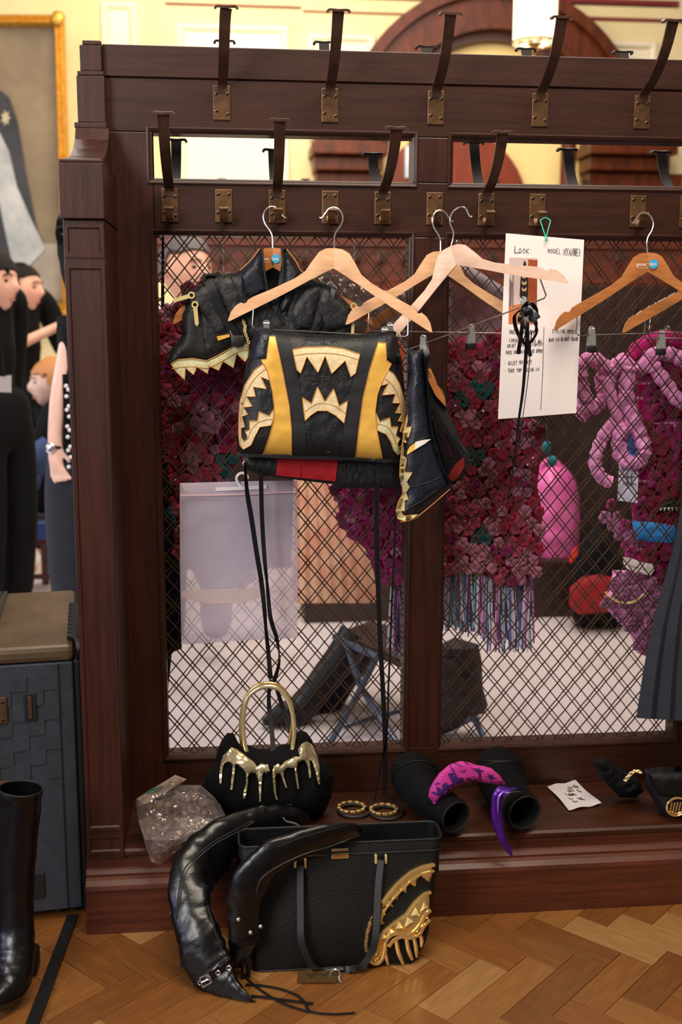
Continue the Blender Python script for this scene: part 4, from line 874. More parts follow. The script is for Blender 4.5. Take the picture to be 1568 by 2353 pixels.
hp = [(455, 715), (425, 660), (405, 560), (396, 440), (402, 300), (435, 180), (500, 110), (580, 75), (660, 72), (740, 105), (805, 190), (845, 300), (862, 400), (866, 500), (855, 600), (842, 690)]
bm = B(); tube(bm, [W(x, y, -.175) for x, y in Rb(hp)], .0052, 10, sub=4); mk('handle', bm, m_pgold, hbg)
bm = B(); tube(bm, [W(x, y, -.135) for x, y in Rb([(385, 640), (375, 500), (378, 330), (420, 170), (500, 75), (610, 38), (720, 62), (800, 140), (845, 260), (850, 400), (830, 520), (812, 640)])], .0042, 10, sub=4); mk('rear_handle', bm, m_poly, hbg)
# crumpled clear bag
def Rp(pts): return [(290+a/2.57, 1650+b/2.57) for a, b in pts]
cb = empty('plastic_bag', W(410, 1985, -.23), 'crumpled clear cellophane bag with a packet inside, slumped over bench edge', 'plastic bag')
m_cel = foil('cellophane', (226, 216, 214), .10, .12, 34); m_cel2 = foil('cellophane_inner', (206, 190, 176), .14, .16, 60)
po = Rp([(55, 480), (130, 430), (230, 370), (290, 335), (358, 362), (320, 395), (440, 395), (520, 465), (560, 520), (595, 590), (560, 645), (480, 690), (400, 705), (330, 735), (290, 800), (250, 825), (200, 868), (150, 850), (115, 760), (100, 690), (75, 620)])
crum = lambda x, y: .022*abs(nz(x, y, .045, 1))+.014*abs(nz(x, y, .11, 5))
cly = lambda x, y: -.215-.085*max(0, min(1, (y-1880)/50))
cushion('crumpled_film', po, -.22, m_cel, cb, hf=.045, hb=.0, edge=34, step=7, disp=crum, yf=cly, smooth=False)
cushion('inner_film', Rp([(150, 560), (260, 460), (420, 430), (520, 500), (560, 590), (470, 670), (320, 710), (230, 790), (160, 800), (130, 700)]), -.215, m_cel2, cb, hf=.03, hb=.01, edge=26, step=6, disp=lambda x, y: .02*abs(nz(x, y, .07, 11)), yf=cly, smooth=False)
bm = B(); prism(bm, [W(x, y, -.235) for x, y in Rp([(70, 480), (290, 338), (355, 362), (230, 440), (130, 500), (75, 520)])], (0, .002, 0)); pkk = mk('card_packet', bm, mat('buff_card', (150, 124, 98), .7), cb, smooth=False)
bm = B(); prism(bm, [W(x, y, -.2375) for x, y in Rp([(120, 445), (150, 420), (215, 400), (205, 425), (150, 445)])], (0, .001, 0)); mk('green_label', bm, mat('green_print', (20, 84, 48), .6), pkk, smooth=False)
cushion('brown_packet', Rp([(80, 520), (230, 470), (330, 520), (280, 650), (160, 730), (110, 680)]), -.21, mat('brown_packet', (84, 60, 44), .6, col2=(120, 92, 66), ns=16), cb, hf=.008, hb=.0, edge=16, step=9, yf=cly, smooth=False, disp=lambda x, y: .012*nz(x, y, .09, 4))
# padded gloves
def Rv(pts): return off(870, 1690, 4, pts)
def glove(label, path, cuffc, rx, name='padded_glove'):
    g = empty(name, G(*cuffc, .187), label, 'glove', 'padded gloves lying on the bench')
    P = [W(x, y, Y) for x, y, Y, r in path]; rr_ = [r/pm(-.2) for *_, r in path]
    q = smoothpath([tuple(p)+(r,) for p, r in zip(P, rr_)], 4); pts = [V(a[:3]) for a in q]; rad = [a[3] for a in q]
    T, U = frames(pts); rings = []
    def rg(p, t, u, r, k=18): return [p+(u*cos(2*pi*j/k)+t.cross(u)*sin(2*pi*j/k))*r for j in range(k)]
    n = len(pts); inner = [rg(pts[i], T[i], U[i], rad[i]*.84) for i in (4, 2, 0)]
    outer = [rg(pts[0]-T[0]*.003, T[0], U[0], rad[0]*.95)]+[rg(p, t, u, r*(1+.03*sin(i*1.7))) for i, (p, t, u, r) in enumerate(zip(pts, T, U, rad))]
    bm = B(); vr = ring_loft(bm, inner+outer, caps=True)
    for v in bm.verts:
        if v.co.z < .1885: v.co.z = .1885
    mk('padding', bm, m_suede, g)
    bm = B(); tube(bm, [c for c in rg(pts[0]-T[0]*.003, T[0], U[0], rad[0]*.92, 24)], .0022, 6, True); mk('cuff_piping', bm, m_trim, g)
    bm = B()
    for i in (n//2, int(n*.68)): tube(bm, rg(pts[i], T[i], U[i], rad[i]*1.012, 24), .0012, 5, True)
    mk('stitch_seam', bm, m_trim, g)
    return g
gl1 = glove('black padded glove with pink palm tree strap, lying beside the gold chains', [(1046, 1876, -.272, 41), (1022, 1858, -.235, 43), (985, 1832, -.17, 49), (958, 1798, -.125, 56), (950, 1772, -.095, 58), (950, 1750, -.085, 49), (951, 1734, -.08, 28), (952, 1727, -.078, 6)], (1000, 1850), 1)
gl2 = glove('black padded glove with purple horn strap, lying left of the paper note', [(1204, 1866, -.265, 45), (1185, 1848, -.225, 47), (1165, 1822, -.16, 54), (1152, 1790, -.115, 60), (1148, 1764, -.092, 61), (1147, 1740, -.082, 52), (1147, 1723, -.078, 30), (1147, 1715, -.076, 6)], (1180, 1850), 1)
bm = B(); 
st1 = Rv([(458, 560), (470, 490), (510, 415), (560, 345), (650, 268), (755, 234), (850, 252), (905, 272), (960, 278), (1040, 300), (1115, 365), (1168, 448), (1085, 452), (1000, 435), (900, 420), (790, 436), (690, 490), (610, 560), (512, 634)])
m_pnk = mat('pink_neoprene', (205, 64, 150), .5, col2=(190, 50, 138), ns=5); m_pur = mat('deep_purple_print', (70, 28, 110), .5, col2=(52, 22, 78), ns=14)
s1 = cushion('wrist_strap', st1, -.25, m_pnk, gl1, hf=.012, hb=.004, edge=12, step=7, yf=lambda x, y: -.262+.06*((x-1070)/90)**2*.2)
T1 = bvh(s1)
for poly in ([(475, 525), (510, 515), (545, 535), (530, 470), (560, 480), (590, 500), (585, 455), (625, 430), (640, 455), (680, 445), (690, 465), (638, 350), (690, 345), (690, 372), (740, 388), (778, 390), (790, 418), (700, 470), (600, 560), (545, 600), (556, 560), (520, 545)],
             [(652, 270), (662, 265), (725, 380), (715, 388)], [(800, 410), (815, 392), (840, 385), (860, 410), (880, 412), (862, 375), (880, 385), (915, 412), (850, 424)],
             [(920, 412), (925, 360), (905, 330), (870, 318), (905, 318), (850, 295), (915, 308), (935, 290), (930, 315), (975, 325), (940, 335), (945, 375), (955, 415)],
             [(1030, 430), (1020, 390), (985, 375), (1025, 375), (1000, 345), (1040, 368), (1070, 355), (1050, 382), (1095, 395), (1050, 398), (1060, 440)],
             [(690, 250), (740, 262), (775, 280), (740, 275)], [(785, 240), (820, 255), (848, 275), (810, 262)], [(510, 450), (540, 430), (570, 440), (530, 455)], [(750, 325), (790, 322), (800, 312), (805, 325), (780, 335)]):
    decal('palm_print', Rv(poly), T1, -.27, m_pur, s1, lift=.0012, th=.0005, step=6)
hn = [(1335, 498), (1250, 485), (1170, 500), (1110, 545), (1090, 640), (1095, 760), (1120, 880), (1160, 990), (1200, 1060), (1232, 1112)]
rad_ = [3, 9, 13, 15, 14, 14, 12, 9, 6, 2.0]
bm = B(); q = smoothpath([tuple(W(*Rv([p])[0], Y))+(r/1060,) for p, r, Y in zip(hn, rad_, (-.27, -.29, -.30, -.305, -.305, -.305, -.302, -.299, -.297, -.296))], 4)
pts = [V(a[:3]) for a in q]; T, U = frames(pts)
ring_loft(bm, [[p+(V((1, 0, 0)).cross(t).normalized().cross(t)*cos(a)*r*1.0+V((0, -1, 0))*sin(a)*r*.45) for a in [2*pi*k/12 for k in range(12)]] for p, t, r in zip(pts, T, [a[3] for a in q])])
hs = mk('horn_strap', bm, mat('violet_foil', (92, 30, 158), .32, .35, col2=(62, 16, 118), ns=24, stretch=(5, 1, 1)), gl2)
bm = B(); q2 = Rv([(1310, 520), (1235, 520), (1175, 560), (1140, 640), (1140, 760), (1160, 880), (1190, 980)]); tube(bm, [W(x, y, -.312) for x, y in q2], .0016, 6, sub=3); mk('dark_edge', bm, m_trim, hs)
bm = B(); q2 = Rv([(1150, 515), (1110, 560), (1098, 640), (1100, 720)]); tube(bm, [W(x, y, -.317) for x, y in q2], [.001, .0026, .0022, .0008], 6, sub=3); mk('lilac_highlight_band', bm, mat('lilac_foil', (150, 110, 214), .3, .3), hs)
# paper note on the bench
ZB = .187
nt = empty('paper_note', G(1320, 1835, ZB), 'small creased white paper note lying on the bench right of gloves', 'paper note')
bm = B(); nq = [G(1258, 1810, ZB), G(1323, 1798, ZB), G(1383, 1851, ZB), G(1308, 1865, ZB)]
def NQ(u, v, e=0): return (nq[0]*(1-u)+nq[1]*u)*(1-v)+(nq[3]*(1-u)+nq[2]*u)*v+V((0, 0, .003+.004*sin(u*5+v*3)**2+e))
g = [[bm.verts.new(NQ(i/8, j/8)) for i in range(9)] for j in range(9)]; g2 = [[bm.verts.new(NQ(i/8, j/8, -.0008)) for i in range(9)] for j in range(9)]
for j in range(8):
    for i in range(8): bm.faces.new((g[j][i], g[j][i+1], g[j+1][i+1], g[j+1][i])); bm.faces.new((g2[j][i], g2[j+1][i], g2[j+1][i+1], g2[j][i+1]))
mk('paper', bm, m_pap, nt)
for k in range(16):
    r_ = random.Random(k+40); u = .25+r_.random()*.5; v = .15+r_.random()*.6; bm = B()
    tube(bm, [NQ(u+dx, v+dy, .001) for dx, dy in ((0, 0), (.04, .03), (.02, .08), (.08, .06), (.10, .10))], .0010, 4); mk('scribble', bm, m_ink, nt)
# gold chain bracelets
for n, (px, py, rx_) in enumerate(((808, 1856, 33), (882, 1861, 33))):
    c = G(px, py, ZB+.006); r = rx_/1080
    b_ = empty('bracelet', c-V((0, 0, .006)), ['black cord ring with gold links, nearer to the gold handbag', 'black cord ring with gold links, nearer to the padded gloves'][n], 'bracelet', 'gold and black bracelets on the bench')
    bm = B()
    for k in range(12):
        a = 2*pi*k/12; p = c+V((r*cos(a), r*.92*sin(a), .002)); s = len(bm.verts)
        vs_ = box(bm, -.0065, .0065, -.004, .004, -.003, .003, .0012); 
        bmesh.ops.transform(bm, matrix=Matrix.Translation(p) @ Matrix.Rotation(a+pi/2, 4, 'Z'), verts=bm.verts[s:] if False else [v for v in bm.verts if v.index == -1 or v.index >= s])
        bm.verts.index_update()
    mk('gold_links', bm, m_poly, b_)
    bm = B(); tube(bm, [c+V((r*1.22*cos(a)+.006, r*1.15*sin(a)-.012, -.002)) for a in [2*pi*k/28 for k in range(28)]], .0038, 8, True); mk('cord_ring', bm, m_rubber, b_)
# black pouch with gold chain, black cloth bow
pc = empty('pouch', W(1560, 1885, -.2), 'small black pouch with gold chain and round gold medallion at bench right', 'pouch')
pb = cushion('pouch_body', [(1478, 1768), (1520, 1762), (1600, 1766), (1660, 1790), (1680, 1860), (1660, 1892), (1580, 1893), (1530, 1888), (1508, 1850), (1486, 1810)], -.19, m_nav, pc, hf=.04, hb=.03, edge=34, step=10, disp=lambda x, y: .006*nz(x, y, .05), zmin=.187)
TP = bvh(pb)
decal('pouch_flap', [(1486, 1768), (1560, 1762), (1640, 1775), (1640, 1820), (1580, 1836), (1515, 1828), (1494, 1800)], TP, -.22, m_tote, pc, lift=.003, th=.002, bulge=.004, edge=8)
bm = B()
for k in range(9):
    t = k/8; p = W(1438+34*t, 1793-20*sin(t*2.2)-t*2, -.22); tube(bm, [p+(V((cos(a)*.0045, 0, sin(a)*.003)) if k % 2 else V((cos(a)*.004, sin(a)*.004, 0))) for a in [2*pi*j/8 for j in range(8)]], .0014, 5, True)
mk('gold_chain', bm, m_brg, pc)
c = W(1556, 1854, -.243); bm = B()
tube(bm, [c+V((cos(a)*.024, 0, sin(a)*.022)) for a in [2*pi*k/24 for k in range(24)]], .0028, 8, True)
for k in range(5): tube(bm, [c+V((-.016+.007*k, -.001, -.012)), c+V((-.013+.007*k, -.002, .012))], .0018, 6)
tube(bm, [c+V((cos(a)*.013, -.001, -.010+sin(a)*.006)) for a in [pi+pi*k/8 for k in range(9)]], .002, 6)
mk('medallion', bm, m_poly, pc)
cl = tag(cushion('black_cloth', [(1362, 1748), (1385, 1738), (1405, 1748), (1432, 1768), (1470, 1790), (1480, 1818), (1460, 1834), (1425, 1832), (1400, 1808), (1378, 1785)], -.12, m_cloth, None, hf=.03, hb=.02, edge=18, step=7, disp=lambda x, y: .010*nz(x, y, .08), zmin=.187), 'twisted black cloth lying between the paper note and black pouch', 'cloth')
# ================================================================== tote bag
def Rt(pts): return off(640, 1860, 4, pts)
tt = empty('tote_bag', (G(780, 2235).x, -.38, 0), 'large black leather tote with polished gold shark mouth relief and two straps', 'tote bag')
rowsT = [(0.0, .168, .492, -.455, -.350), (.006, .158, .502, -.462, -.342), (.04, .152, .524, -.460, -.335), (.09, .148, .536, -.452, -.332), (.16, .140, .548, -.432, -.328), (.225, .134, .560, -.414, -.322), (.252, .132, .565, -.405, -.320)]
zt = lambda f: 0
bm = B(); rings = []
def rr4(x0, x1, y0, y1, z, r=.018):
    P = []
    for cx_, cy_, a0 in ((x0+r, y0+r, pi), (x1-r, y0+r, 1.5*pi), (x1-r, y1-r, 0), (x0+r, y1-r, .5*pi)):
        for k in range(5): a = a0+k*pi/8; P.append(V((cx_+r*cos(a), cy_+r*sin(a), z)))
    return P
for z, x0, x1, y0, y1 in [(a, b, c, d, e) for a, b, c, d, e in smoothpath(rowsT, 4)]:
    rg = rr4(x0, x1, y0, y1, z)
    rings.append([p+V((0, -.006*sin(pi*max(0, min(1, (p.x-x0)/(x1-x0))))*sin(pi*min(1, z/.25)) if p.y < -.4 else 0, 0)) for p in rg])
top = rings[-1]; cen = V((sum(p.x for p in top)/len(top), sum(p.y for p in top)/len(top), 0))
inn = [[V((cen.x+(p.x-cen.x)*.985, cen.y+(p.y-cen.y)*.88, z)) for p in top] for z in (.252, .17)]
ring_loft(bm, rings+inn); tb = mk('bag_body', bm, m_tote, tt); TT = bvh(tb)
bm = B(); tube(bm, [p+V((0, 0, .0005)) for p in top], .0024, 6, True); tube(bm, [V((p.x, p.y, .232)) for p in rr4(.1325, .5625, -.4155, -.3195, .232)], .0012, 5, True); mk('rim_piping', bm, m_trim, tt)
bm = B(); tube(bm, [p+V((0, 0, 0)) for p in rings[3]], .0022, 6, True); mk('base_piping', bm, m_trim, tt)
def td(name, pts, bul=.008, edge=7, lift=.001): return decal(name, Rt(pts), TT, -.44, m_poly, tt, lift=lift, th=.001, bulge=bul, edge=edge, step=4)
td('upper_jaw', [(1425, 487), (1320, 510), (1200, 568), (1080, 668), (985, 775), (945, 835), (935, 960), (935, 1060), (975, 1050), (942, 992), (993, 975), (975, 905), (1058, 896), (1035, 832), (1103, 833), (1110, 745), (1175, 768), (1193, 680), (1260, 718), (1300, 610), (1392, 680), (1418, 600)])
bm = B()
for pts, r in (([(1430, 492), (1320, 514), (1200, 572), (1085, 672), (990, 782), (948, 840)], .0038), ([(1425, 548), (1320, 572), (1230, 625), (1130, 715), (1040, 815), (960, 930), (935, 1010)], .0030)):
    tube(bm, [(hit(TT, x, y) or W(x, y, -.44))+V((0, -.0085, 0)) for x, y in smoothpath(Rt(pts), 4)], r, 7)
mk('lip_rim', bm, m_poly, tt)
td('jaw_corner', [(865, 968), (828, 1040), (800, 1140), (788, 1250), (798, 1315), (830, 1322), (826, 1240), (840, 1150), (866, 1060)], .005, 4)
td('lower_jaw', [(1395, 742), (1330, 765), (1240, 842), (1160, 952), (1050, 1032), (955, 1110), (908, 1200), (892, 1320), (850, 1332), (822, 1352), (852, 1392), (910, 1402), (955, 1350), (972, 1260), (995, 1190), (1055, 1140), (1120, 1125), (1200, 1145), (1275, 1105), (1325, 1040), (1385, 1000), (1390, 900)], .007, 8)
bm = B()
for pts, r in (([(1398, 746), (1325, 772), (1240, 850), (1160, 958), (1050, 1040), (958, 1118), (912, 1205), (896, 1318)], .0034), ([(1390, 915), (1345, 950), (1300, 1040), (1240, 1110), (1180, 1135), (1110, 1115), (1040, 1130), (985, 1190), (970, 1280), (940, 1370), (880, 1395), (830, 1360)], .0046),
               ([(1385, 1000), (1330, 1060), (1290, 1130), (1210, 1160), (1130, 1150), (1060, 1180), (1010, 1240)], .0042)):
    tube(bm, [(hit(TT, x, y) or W(x, y, -.44))+V((0, -.0075, 0)) for x, y in smoothpath(Rt(pts), 4)], r, 7)
mk('gum_rim', bm, m_poly, tt)
for t3 in ([(930, 1170), (960, 1110), (990, 1160)], [(1000, 1140), (1020, 1070), (1065, 1100)], [(1070, 1080), (1105, 1000), (1150, 1075)], [(1150, 1070), (1175, 960), (1245, 1010)], [(1205, 960), (1255, 870), (1300, 960)], [(1290, 930), (1330, 820), (1370, 880)]):
    (x0, y0), (x1, y1), (x2, y2) = Rt(t3); a, b, c = [(hit(TT, x, y) or W(x, y, -.44))+V((0, -.008, 0)) for x, y in ((x0, y0), (x1, y1), (x2, y2))]
    bm = B(); ap = (a+b+c)/3+V((0, -.009, 0)); vs_ = [bm.verts.new(p) for p in (a, b, c, ap)]
    for f in ((0, 1, 3), (1, 2, 3), (2, 0, 3), (0, 2, 1)): bm.faces.new([vs_[i] for i in f])
    mk('tooth', bm, m_brg, tt, smooth=False)
for pts, r in (([(985, 1240), (985, 1330), (1012, 1435)], 5.5), ([(1080, 1190), (1100, 1300), (1145, 1412)], 6.5), ([(1175, 1160), (1190, 1270), (1228, 1372)], 6.5), ([(1240, 1150), (1260, 1250), (1270, 1345)], 6), ([(1290, 1120), (1315, 1190), (1310, 1255)], 5.5)):
    bm = B(); q = smoothpath(Rt(pts), 4); n = len(q); tube(bm, [(hit(TT, x, y) or W(x, y, -.45))+V((0, -.003, 0)) for x, y in q], [r/1150*(.9 if i < n*.6 else .9*(1-(i/n-.6)*1.2)) for i in range(n)], 8); mk('gold_drip', bm, m_poly, tt)
for pts in ([(690, 1983), (690, 2040), (690, 2100), (692, 2150), (712, 2200), (742, 2232), (790, 2246)], [(875, 1972), (868, 2030), (864, 2090), (860, 2140), (850, 2175), (824, 2210), (790, 2236), (760, 2252)]):
    bm = B(); P = []
    for i, (x, y) in enumerate(pts):
        h = hit(TT, x, y); p = h+V((0, -.008-.005*min(i, 3), 0)) if h is not None else W(x, y, -.475); p.z = max(p.z, .004); P.append(p)
    strap(bm, P, V((1, -.2, .3)), .014, .005, 5); mk('strap', bm, mat('strap_leather', (12, 13, 18), .5) if 'strap_leather' not in bpy.data.materials else bpy.data.materials['strap_leather'], tt)
for x, y in ((690, 1982), (875, 1972)):
    bm = B()
    for sg in (-1, 1): p = hit(TT, x+sg*11.5, y) or W(x, y, -.42); box(bm, p.x-.0024, p.x+.0024, p.y-.007, p.y+.002, p.z-.0095, p.z+.0095, .0008)
    p = hit(TT, x, y) or W(x, y, -.42); bk_ = mk('gold_buckle', bm, m_brg, tt, smooth=False)
    bm = B(); box(bm, p.x-.0075, p.x+.0075, p.y-.006, p.y+.002, p.z-.008, p.z+.012, .002); mk('strap_tab', bm, m_tote, bk_)
p = hit(TT, 782, 1966); bm = B(); box(bm, p.x-.018, p.x+.018, p.y-.003, p.y+.001, p.z-.0055, p.z+.0055, .0008); pl = mk('name_plate', bm, m_poly, tt, smooth=False)
bm = B()
for k in range(9): tube(bm, [V((p.x-.0130+k*.0030, p.y-.0033, p.z-.0016)), V((p.x-.0124+k*.0030, p.y-.0033, p.z+.0016)), V((p.x-.0112+k*.0030, p.y-.0033, p.z-.0012*(-1)**k))], .0004, 4)
tag(mk('plate_lettering', bm, m_trim, pl), kind='stuff')
bm = B(); box(bm, p.x-.018, p.x+.018, p.y-.0035, p.y+.001, p.z+.011, p.z+.0165, .001); mk('clasp', bm, m_steel, tt, smooth=False)
# key tag on the floor
kt = empty('key_tag', G(730, 2262), 'bronze rectangular luggage tag with metal ring lying in front of tote', 'tag')
a, b, c, d = G(684, 2262), G(776, 2262), G(776, 2240), G(686, 2240)
bm = B(); prism(bm, [V((q.x, q.y, .002)) for q in (a, b, c, d)], (0, 0, .008)); bmesh.ops.bevel(bm, geom=list(bm.edges), offset=.002, segments=2, affect='EDGES'); mk('tag_plate', bm, mat('tag_bronze', (128, 100, 66), .3, .7), kt)
bm = B(); tube(bm, [V((a.x+.020+.0045*k, a.y+.014+.005*sin(k*2.1)+.003*sin(k*5.3), .0106)) for k in range(12)], .0008, 5, sub=3); mk('tag_lettering', bm, mat('tag_black_print', (18, 14, 12), .5), kt)
bm = B(); r0 = G(770, 2238, .012); tube(bm, [r0+V((cos(t)*.010, -.003, sin(t)*.012)) for t in [2*pi*k/18 for k in range(18)]], .0016, 6, True); r1 = G(781, 2254, .004); tube(bm, [r0+V((.008, -.004, -.004)), r1, r1+V((.004, -.006, 0))], .0022, 6, sub=2); mk('ring_clasp', bm, m_chrome, kt)
# ================================================================== pair of long black boots
def bootmesh(root, path, name='boot_upper', flat=.62, seed=1, fy=1.):
    P = [tuple(W(x, y, Y))+(r/pm(Y),) for x, y, Y, r in path]; q = smoothpath(P, 12); pts = [V(a[:3]) for a in q]; rad = [max(a[3], .0015) for a in q]
    T, U = frames(pts); rings = []; n = len(pts); K = 40
    for i, (p, t, r) in enumerate(zip(pts, T, rad)):
        vy = V((0, 1, 0)); s = t.cross(vy).normalized(); nn = s.cross(t).normalized(); rg = []
        for k in range(K):
            a = 2*pi*k/K; cr_ = max(0, nz(i*.05, 0, 1, seed+2)+.35); w_ = 1+.10*nz(i*.17, cos(a)*1.5, 1, seed)+.07*cr_*nz(i*.42+cos(a)*2, sin(a)*2.2, 1, seed+5)-.07*cr_*abs(nz(i*.30-sin(a)*3, cos(a)*1.2, 1, seed+9))
            rg.append(p+(s*cos(a)*r+nn*sin(a)*r*flat)*w_)
        rings.append(rg)
    bm = B(); ring_loft(bm, rings)
    for v in bm.verts: v.co.z = max(v.co.z, .003 if v.co.y < -.262 else .188)
    return mk(name, bm, m_lea, root), pts, T, rad
bt = empty('boot', G(480, 2300), 'black leather pointed boot standing on the floor with buckle and folded shaft', 'boot', 'long black boots beside the tote')
ba, bp, bT, brd = bootmesh(bt, [(706, 1888, -.19, 12), (680, 1886, -.21, 34), (625, 1893, -.235, 48), (565, 1912, -.27, 56), (508, 1940, -.31, 62), (460, 1983, -.35, 64), (437, 2035, -.40, 54), (440, 2095, -.44, 48), (455, 2150, -.47, 54), (472, 2200, -.49, 56), (492, 2236, -.505, 56), (517, 2264, -.525, 44), (546, 2285, -.545, 27), (572, 2300, -.56, 12), (588, 2309, -.565, 3)], seed=2, flat=.5)
TA = bvh(ba)
def onb(T, pts, r, M, name, parent, Y=-.5, e=.0012, sub=4):
    bm = B(); tube(bm, [(hit(T, x, y) or W(x, y, Y))+V((0, -e, 0)) for x, y in smoothpath(pts, sub)], r, 6); return mk(name, bm, M, parent)
def Rk(pts): return off(370, 1840, 4, pts)
onb(TA, Rk([(840, 180), (700, 260), (480, 380), (330, 500), (220, 620), (175, 760), (155, 940), (140, 1090)]), .0016, m_trim, 'zip_seam', bt, -.4)
onb(TA, Rk([(860, 190), (720, 275), (500, 395), (350, 515), (240, 640), (195, 770), (175, 940)]), .0014, m_rubber, 'zip_seam', bt, -.4)
onb(TA, Rk([(430, 960), (470, 1100), (520, 1260), (570, 1400), (600, 1480)]), .0016, m_trim, 'side_seam', bt, -.5)
onb(TA, Rk([(650, 590), (860, 480), (1000, 420), (1200, 330)]), .0015, m_trim, 'side_seam', bt, -.3)
sp = Rk([(340, 1660), (410, 1625), (470, 1590), (530, 1560), (620, 1520), (660, 1500)]); bm = B()
strap(bm, [(hit(TA, x, y) or W(x, y, -.5))+V((0, -.003, 0)) for x, y in smoothpath(sp, 3)], V((.4, 0, 1)), .015, .004, 0); bs_ = mk('ankle_strap', bm, m_lea, bt)
for x, y in Rk([(625, 1522), (525, 1567), (437, 1615), (362, 1657)]):
    p = (hit(TA, x, y) or W(x, y, -.5))+V((0, -.006, 0)); bm = B(); tube(bm, [p+V((cos(a)*.0042, 0, sin(a)*.0045)) for a in [2*pi*k/14 for k in range(14)]], .0012, 6, True); mk('eyelet', bm, m_chrome, bs_)
bm = B(); c4 = [(hit(TA, x, y) or W(x, y, -.53))+V((0, -.009, 0)) for x, y in Rk([(360, 1605), (435, 1570), (465, 1645), (385, 1690)])]
tube(bm, c4, .0016, 6, True); mk('square_buckle', bm, m_chrome, bs_)
bm = B(); p0 = (hit(TA, *Rk([(437, 1615)])[0]) or W(*Rk([(437, 1615)])[0], -.53))+V((0, -.009, 0)); tube(bm, [c4[0].lerp(c4[3], .5), p0], .0013, 6); mk('buckle_pin', bm, m_chrome, bs_)
bm = B(); hp_ = G(420, 2222, 0); tube(bm, [V((hp_.x+.012, hp_.y+.012, .075)), V((hp_.x+.004, hp_.y+.004, .04)), V((hp_.x, hp_.y, .001))], [.018, .008, .0052], 10, sub=3); mk('stiletto_heel', bm, m_rubber, bt)
for x, y in Rk([(100, 1030)]): p = W(x, y, -.43); bm = B(); ball(bm, p, .0045, 1, .6, 1, 2); mk('snap_stud', bm, m_chrome, bt)
bm = B(); q = Rk([(1125, 150), (1150, 180), (1230, 200), (1290, 240), (1300, 290)]); tube(bm, [(hit(TA, x, y) or W(x, y, -.24))+V((0, -.004, 0)) for x, y in smoothpath(q, 4)], .0022, 6); mk('zip_pull', bm, m_chrome, bt)
b2 = empty('boot', G(568, 2245), 'black leather boot on its stiletto with shaft draped across the tote', 'boot', 'long black boots beside the tote')
bb_, _, _, _ = bootmesh(b2, [(830, 1905, -.40, 8), (812, 1912, -.415, 22), (760, 1918, -.44, 28), (700, 1936, -.455, 34), (640, 1962, -.468, 42), (592, 2002, -.478, 46), (566, 2050, -.485, 44), (562, 2100, -.485, 40), (560, 2150, -.483, 38), (556, 2168, -.482, 34), (550, 2200, -.47, 22), (545, 2222, -.46, 10)], flat=.42, seed=9)
TBb = bvh(bb_)
onb(TBb, [(826, 1918), (760, 1944), (700, 1962), (640, 1990), (600, 2020), (588, 2060)], .0016, m_rubber, 'side_seam', b2, -.48)
onb(TBb, [(820, 1892), (760, 1905), (690, 1925), (640, 1945)], .0014, m_trim, 'side_seam', b2, -.46)
for x, y in ((548, 2112), (576, 2142), (599, 2128)): p = (hit(TBb, x, y) or W(x, y, -.50)); bm = B(); ball(bm, p+V((0, -.002, 0)), .0045, 1, .6, 1, 2); mk('snap_stud', bm, m_chrome, b2)
bm = B(); onp = [(548, 2172), (575, 2168), (596, 2158)]; strap(bm, [(hit(TBb, x, y-6) or W(x, y, -.5))+V((0, -.003, 0)) for x, y in onp], V((0, 0, 1)), .012, .004, 3); mk('cuff_band', bm, m_lea, b2)
hp_ = G(571, 2246, 0); bm = B(); tube(bm, [V((hp_.x, hp_.y+.008, .10)), V((hp_.x, hp_.y+.002, .05)), V((hp_.x, hp_.y, .001))], [.008, .006, .0048], 10, sub=3); tube(bm, [V((hp_.x-.014, hp_.y-.003, .10)), V((hp_.x-.012, hp_.y-.005, .001))], .003, 8); mk('stiletto_heel', bm, m_rubber, b2)
for n, pts in enumerate(([(565, 2262), (600, 2264), (650, 2274), (690, 2292), (712, 2325)], [(578, 2288), (620, 2293), (680, 2301), (720, 2306)], [(560, 2240), (590, 2268), (640, 2300), (700, 2322), (760, 2330), (816, 2327)])):
    bm = B(); strap(bm, [G(x, y, .004) for x, y in pts], V((.2, 1, 0)), [.0042, .0050, .0036][n], .0022, 5)
    tag(mk('boot_lace', bm, m_rubber, None), ['black cord curving down between the other two cords on the parquet', 'short straight black cord lying on the parquet beside boot toe', 'longest thin black cord trailing across the parquet from the boot'][n], 'cord', 'black cords on the parquet')
# ================================================================== flight case and left boot
tr = empty('travel_case', (-.42, .05, 0), 'dark grey checked travel case with strap and hinges standing at left', 'case')
TM = Matrix.Translation((-.222, -.205, 0)) @ Matrix.Rotation(R(7), 4, 'Z')
m_case = mat('case_grey_canvas', (44, 48, 56), .6, col2=(35, 39, 46), ns=30, bump=.1, bs=200)
def tbx(name, x0, x1, y0, y1, z0, z1, M, bev=.003):
    bm = B(); box(bm, x0, x1, y0, y1, z0, z1, bev); xf(bm, TM); return mk(name, bm, M, tr, smooth=False)
tbx('case_body', -.60, 0, 0, .52, .025, .605, m_case, .004)
bmx = mat('case_bronze_top', (112, 92, 66), .34, .3, col2=(84, 70, 52), ns=5)
tbx('lid_trim', -.602, .003, -.004, .524, .606, .642, bmx, .012)
for k in range(14):
    for j in range(7):
        if (k+j) % 2 == 0: tbx('check_square', -.03-.034*(k+1), -.03-.034*k-.001, -.0022, -.0006, .10+.034*j+.24, .134+.034*j+.24, m_case if k % 3 else mat('case_check_%d%d' % (k, j), (38, 42, 49), .6), .0004)
tbx('gap_panel', 0.0005, .014, .006, .515, .02, .604, m_trim, .003)  # black panel filling the dark gap between case and post
tbx('corner_seam', -.033, -.031, -.003, 0, .03, .60, m_trim, 0)
strapx = -.187
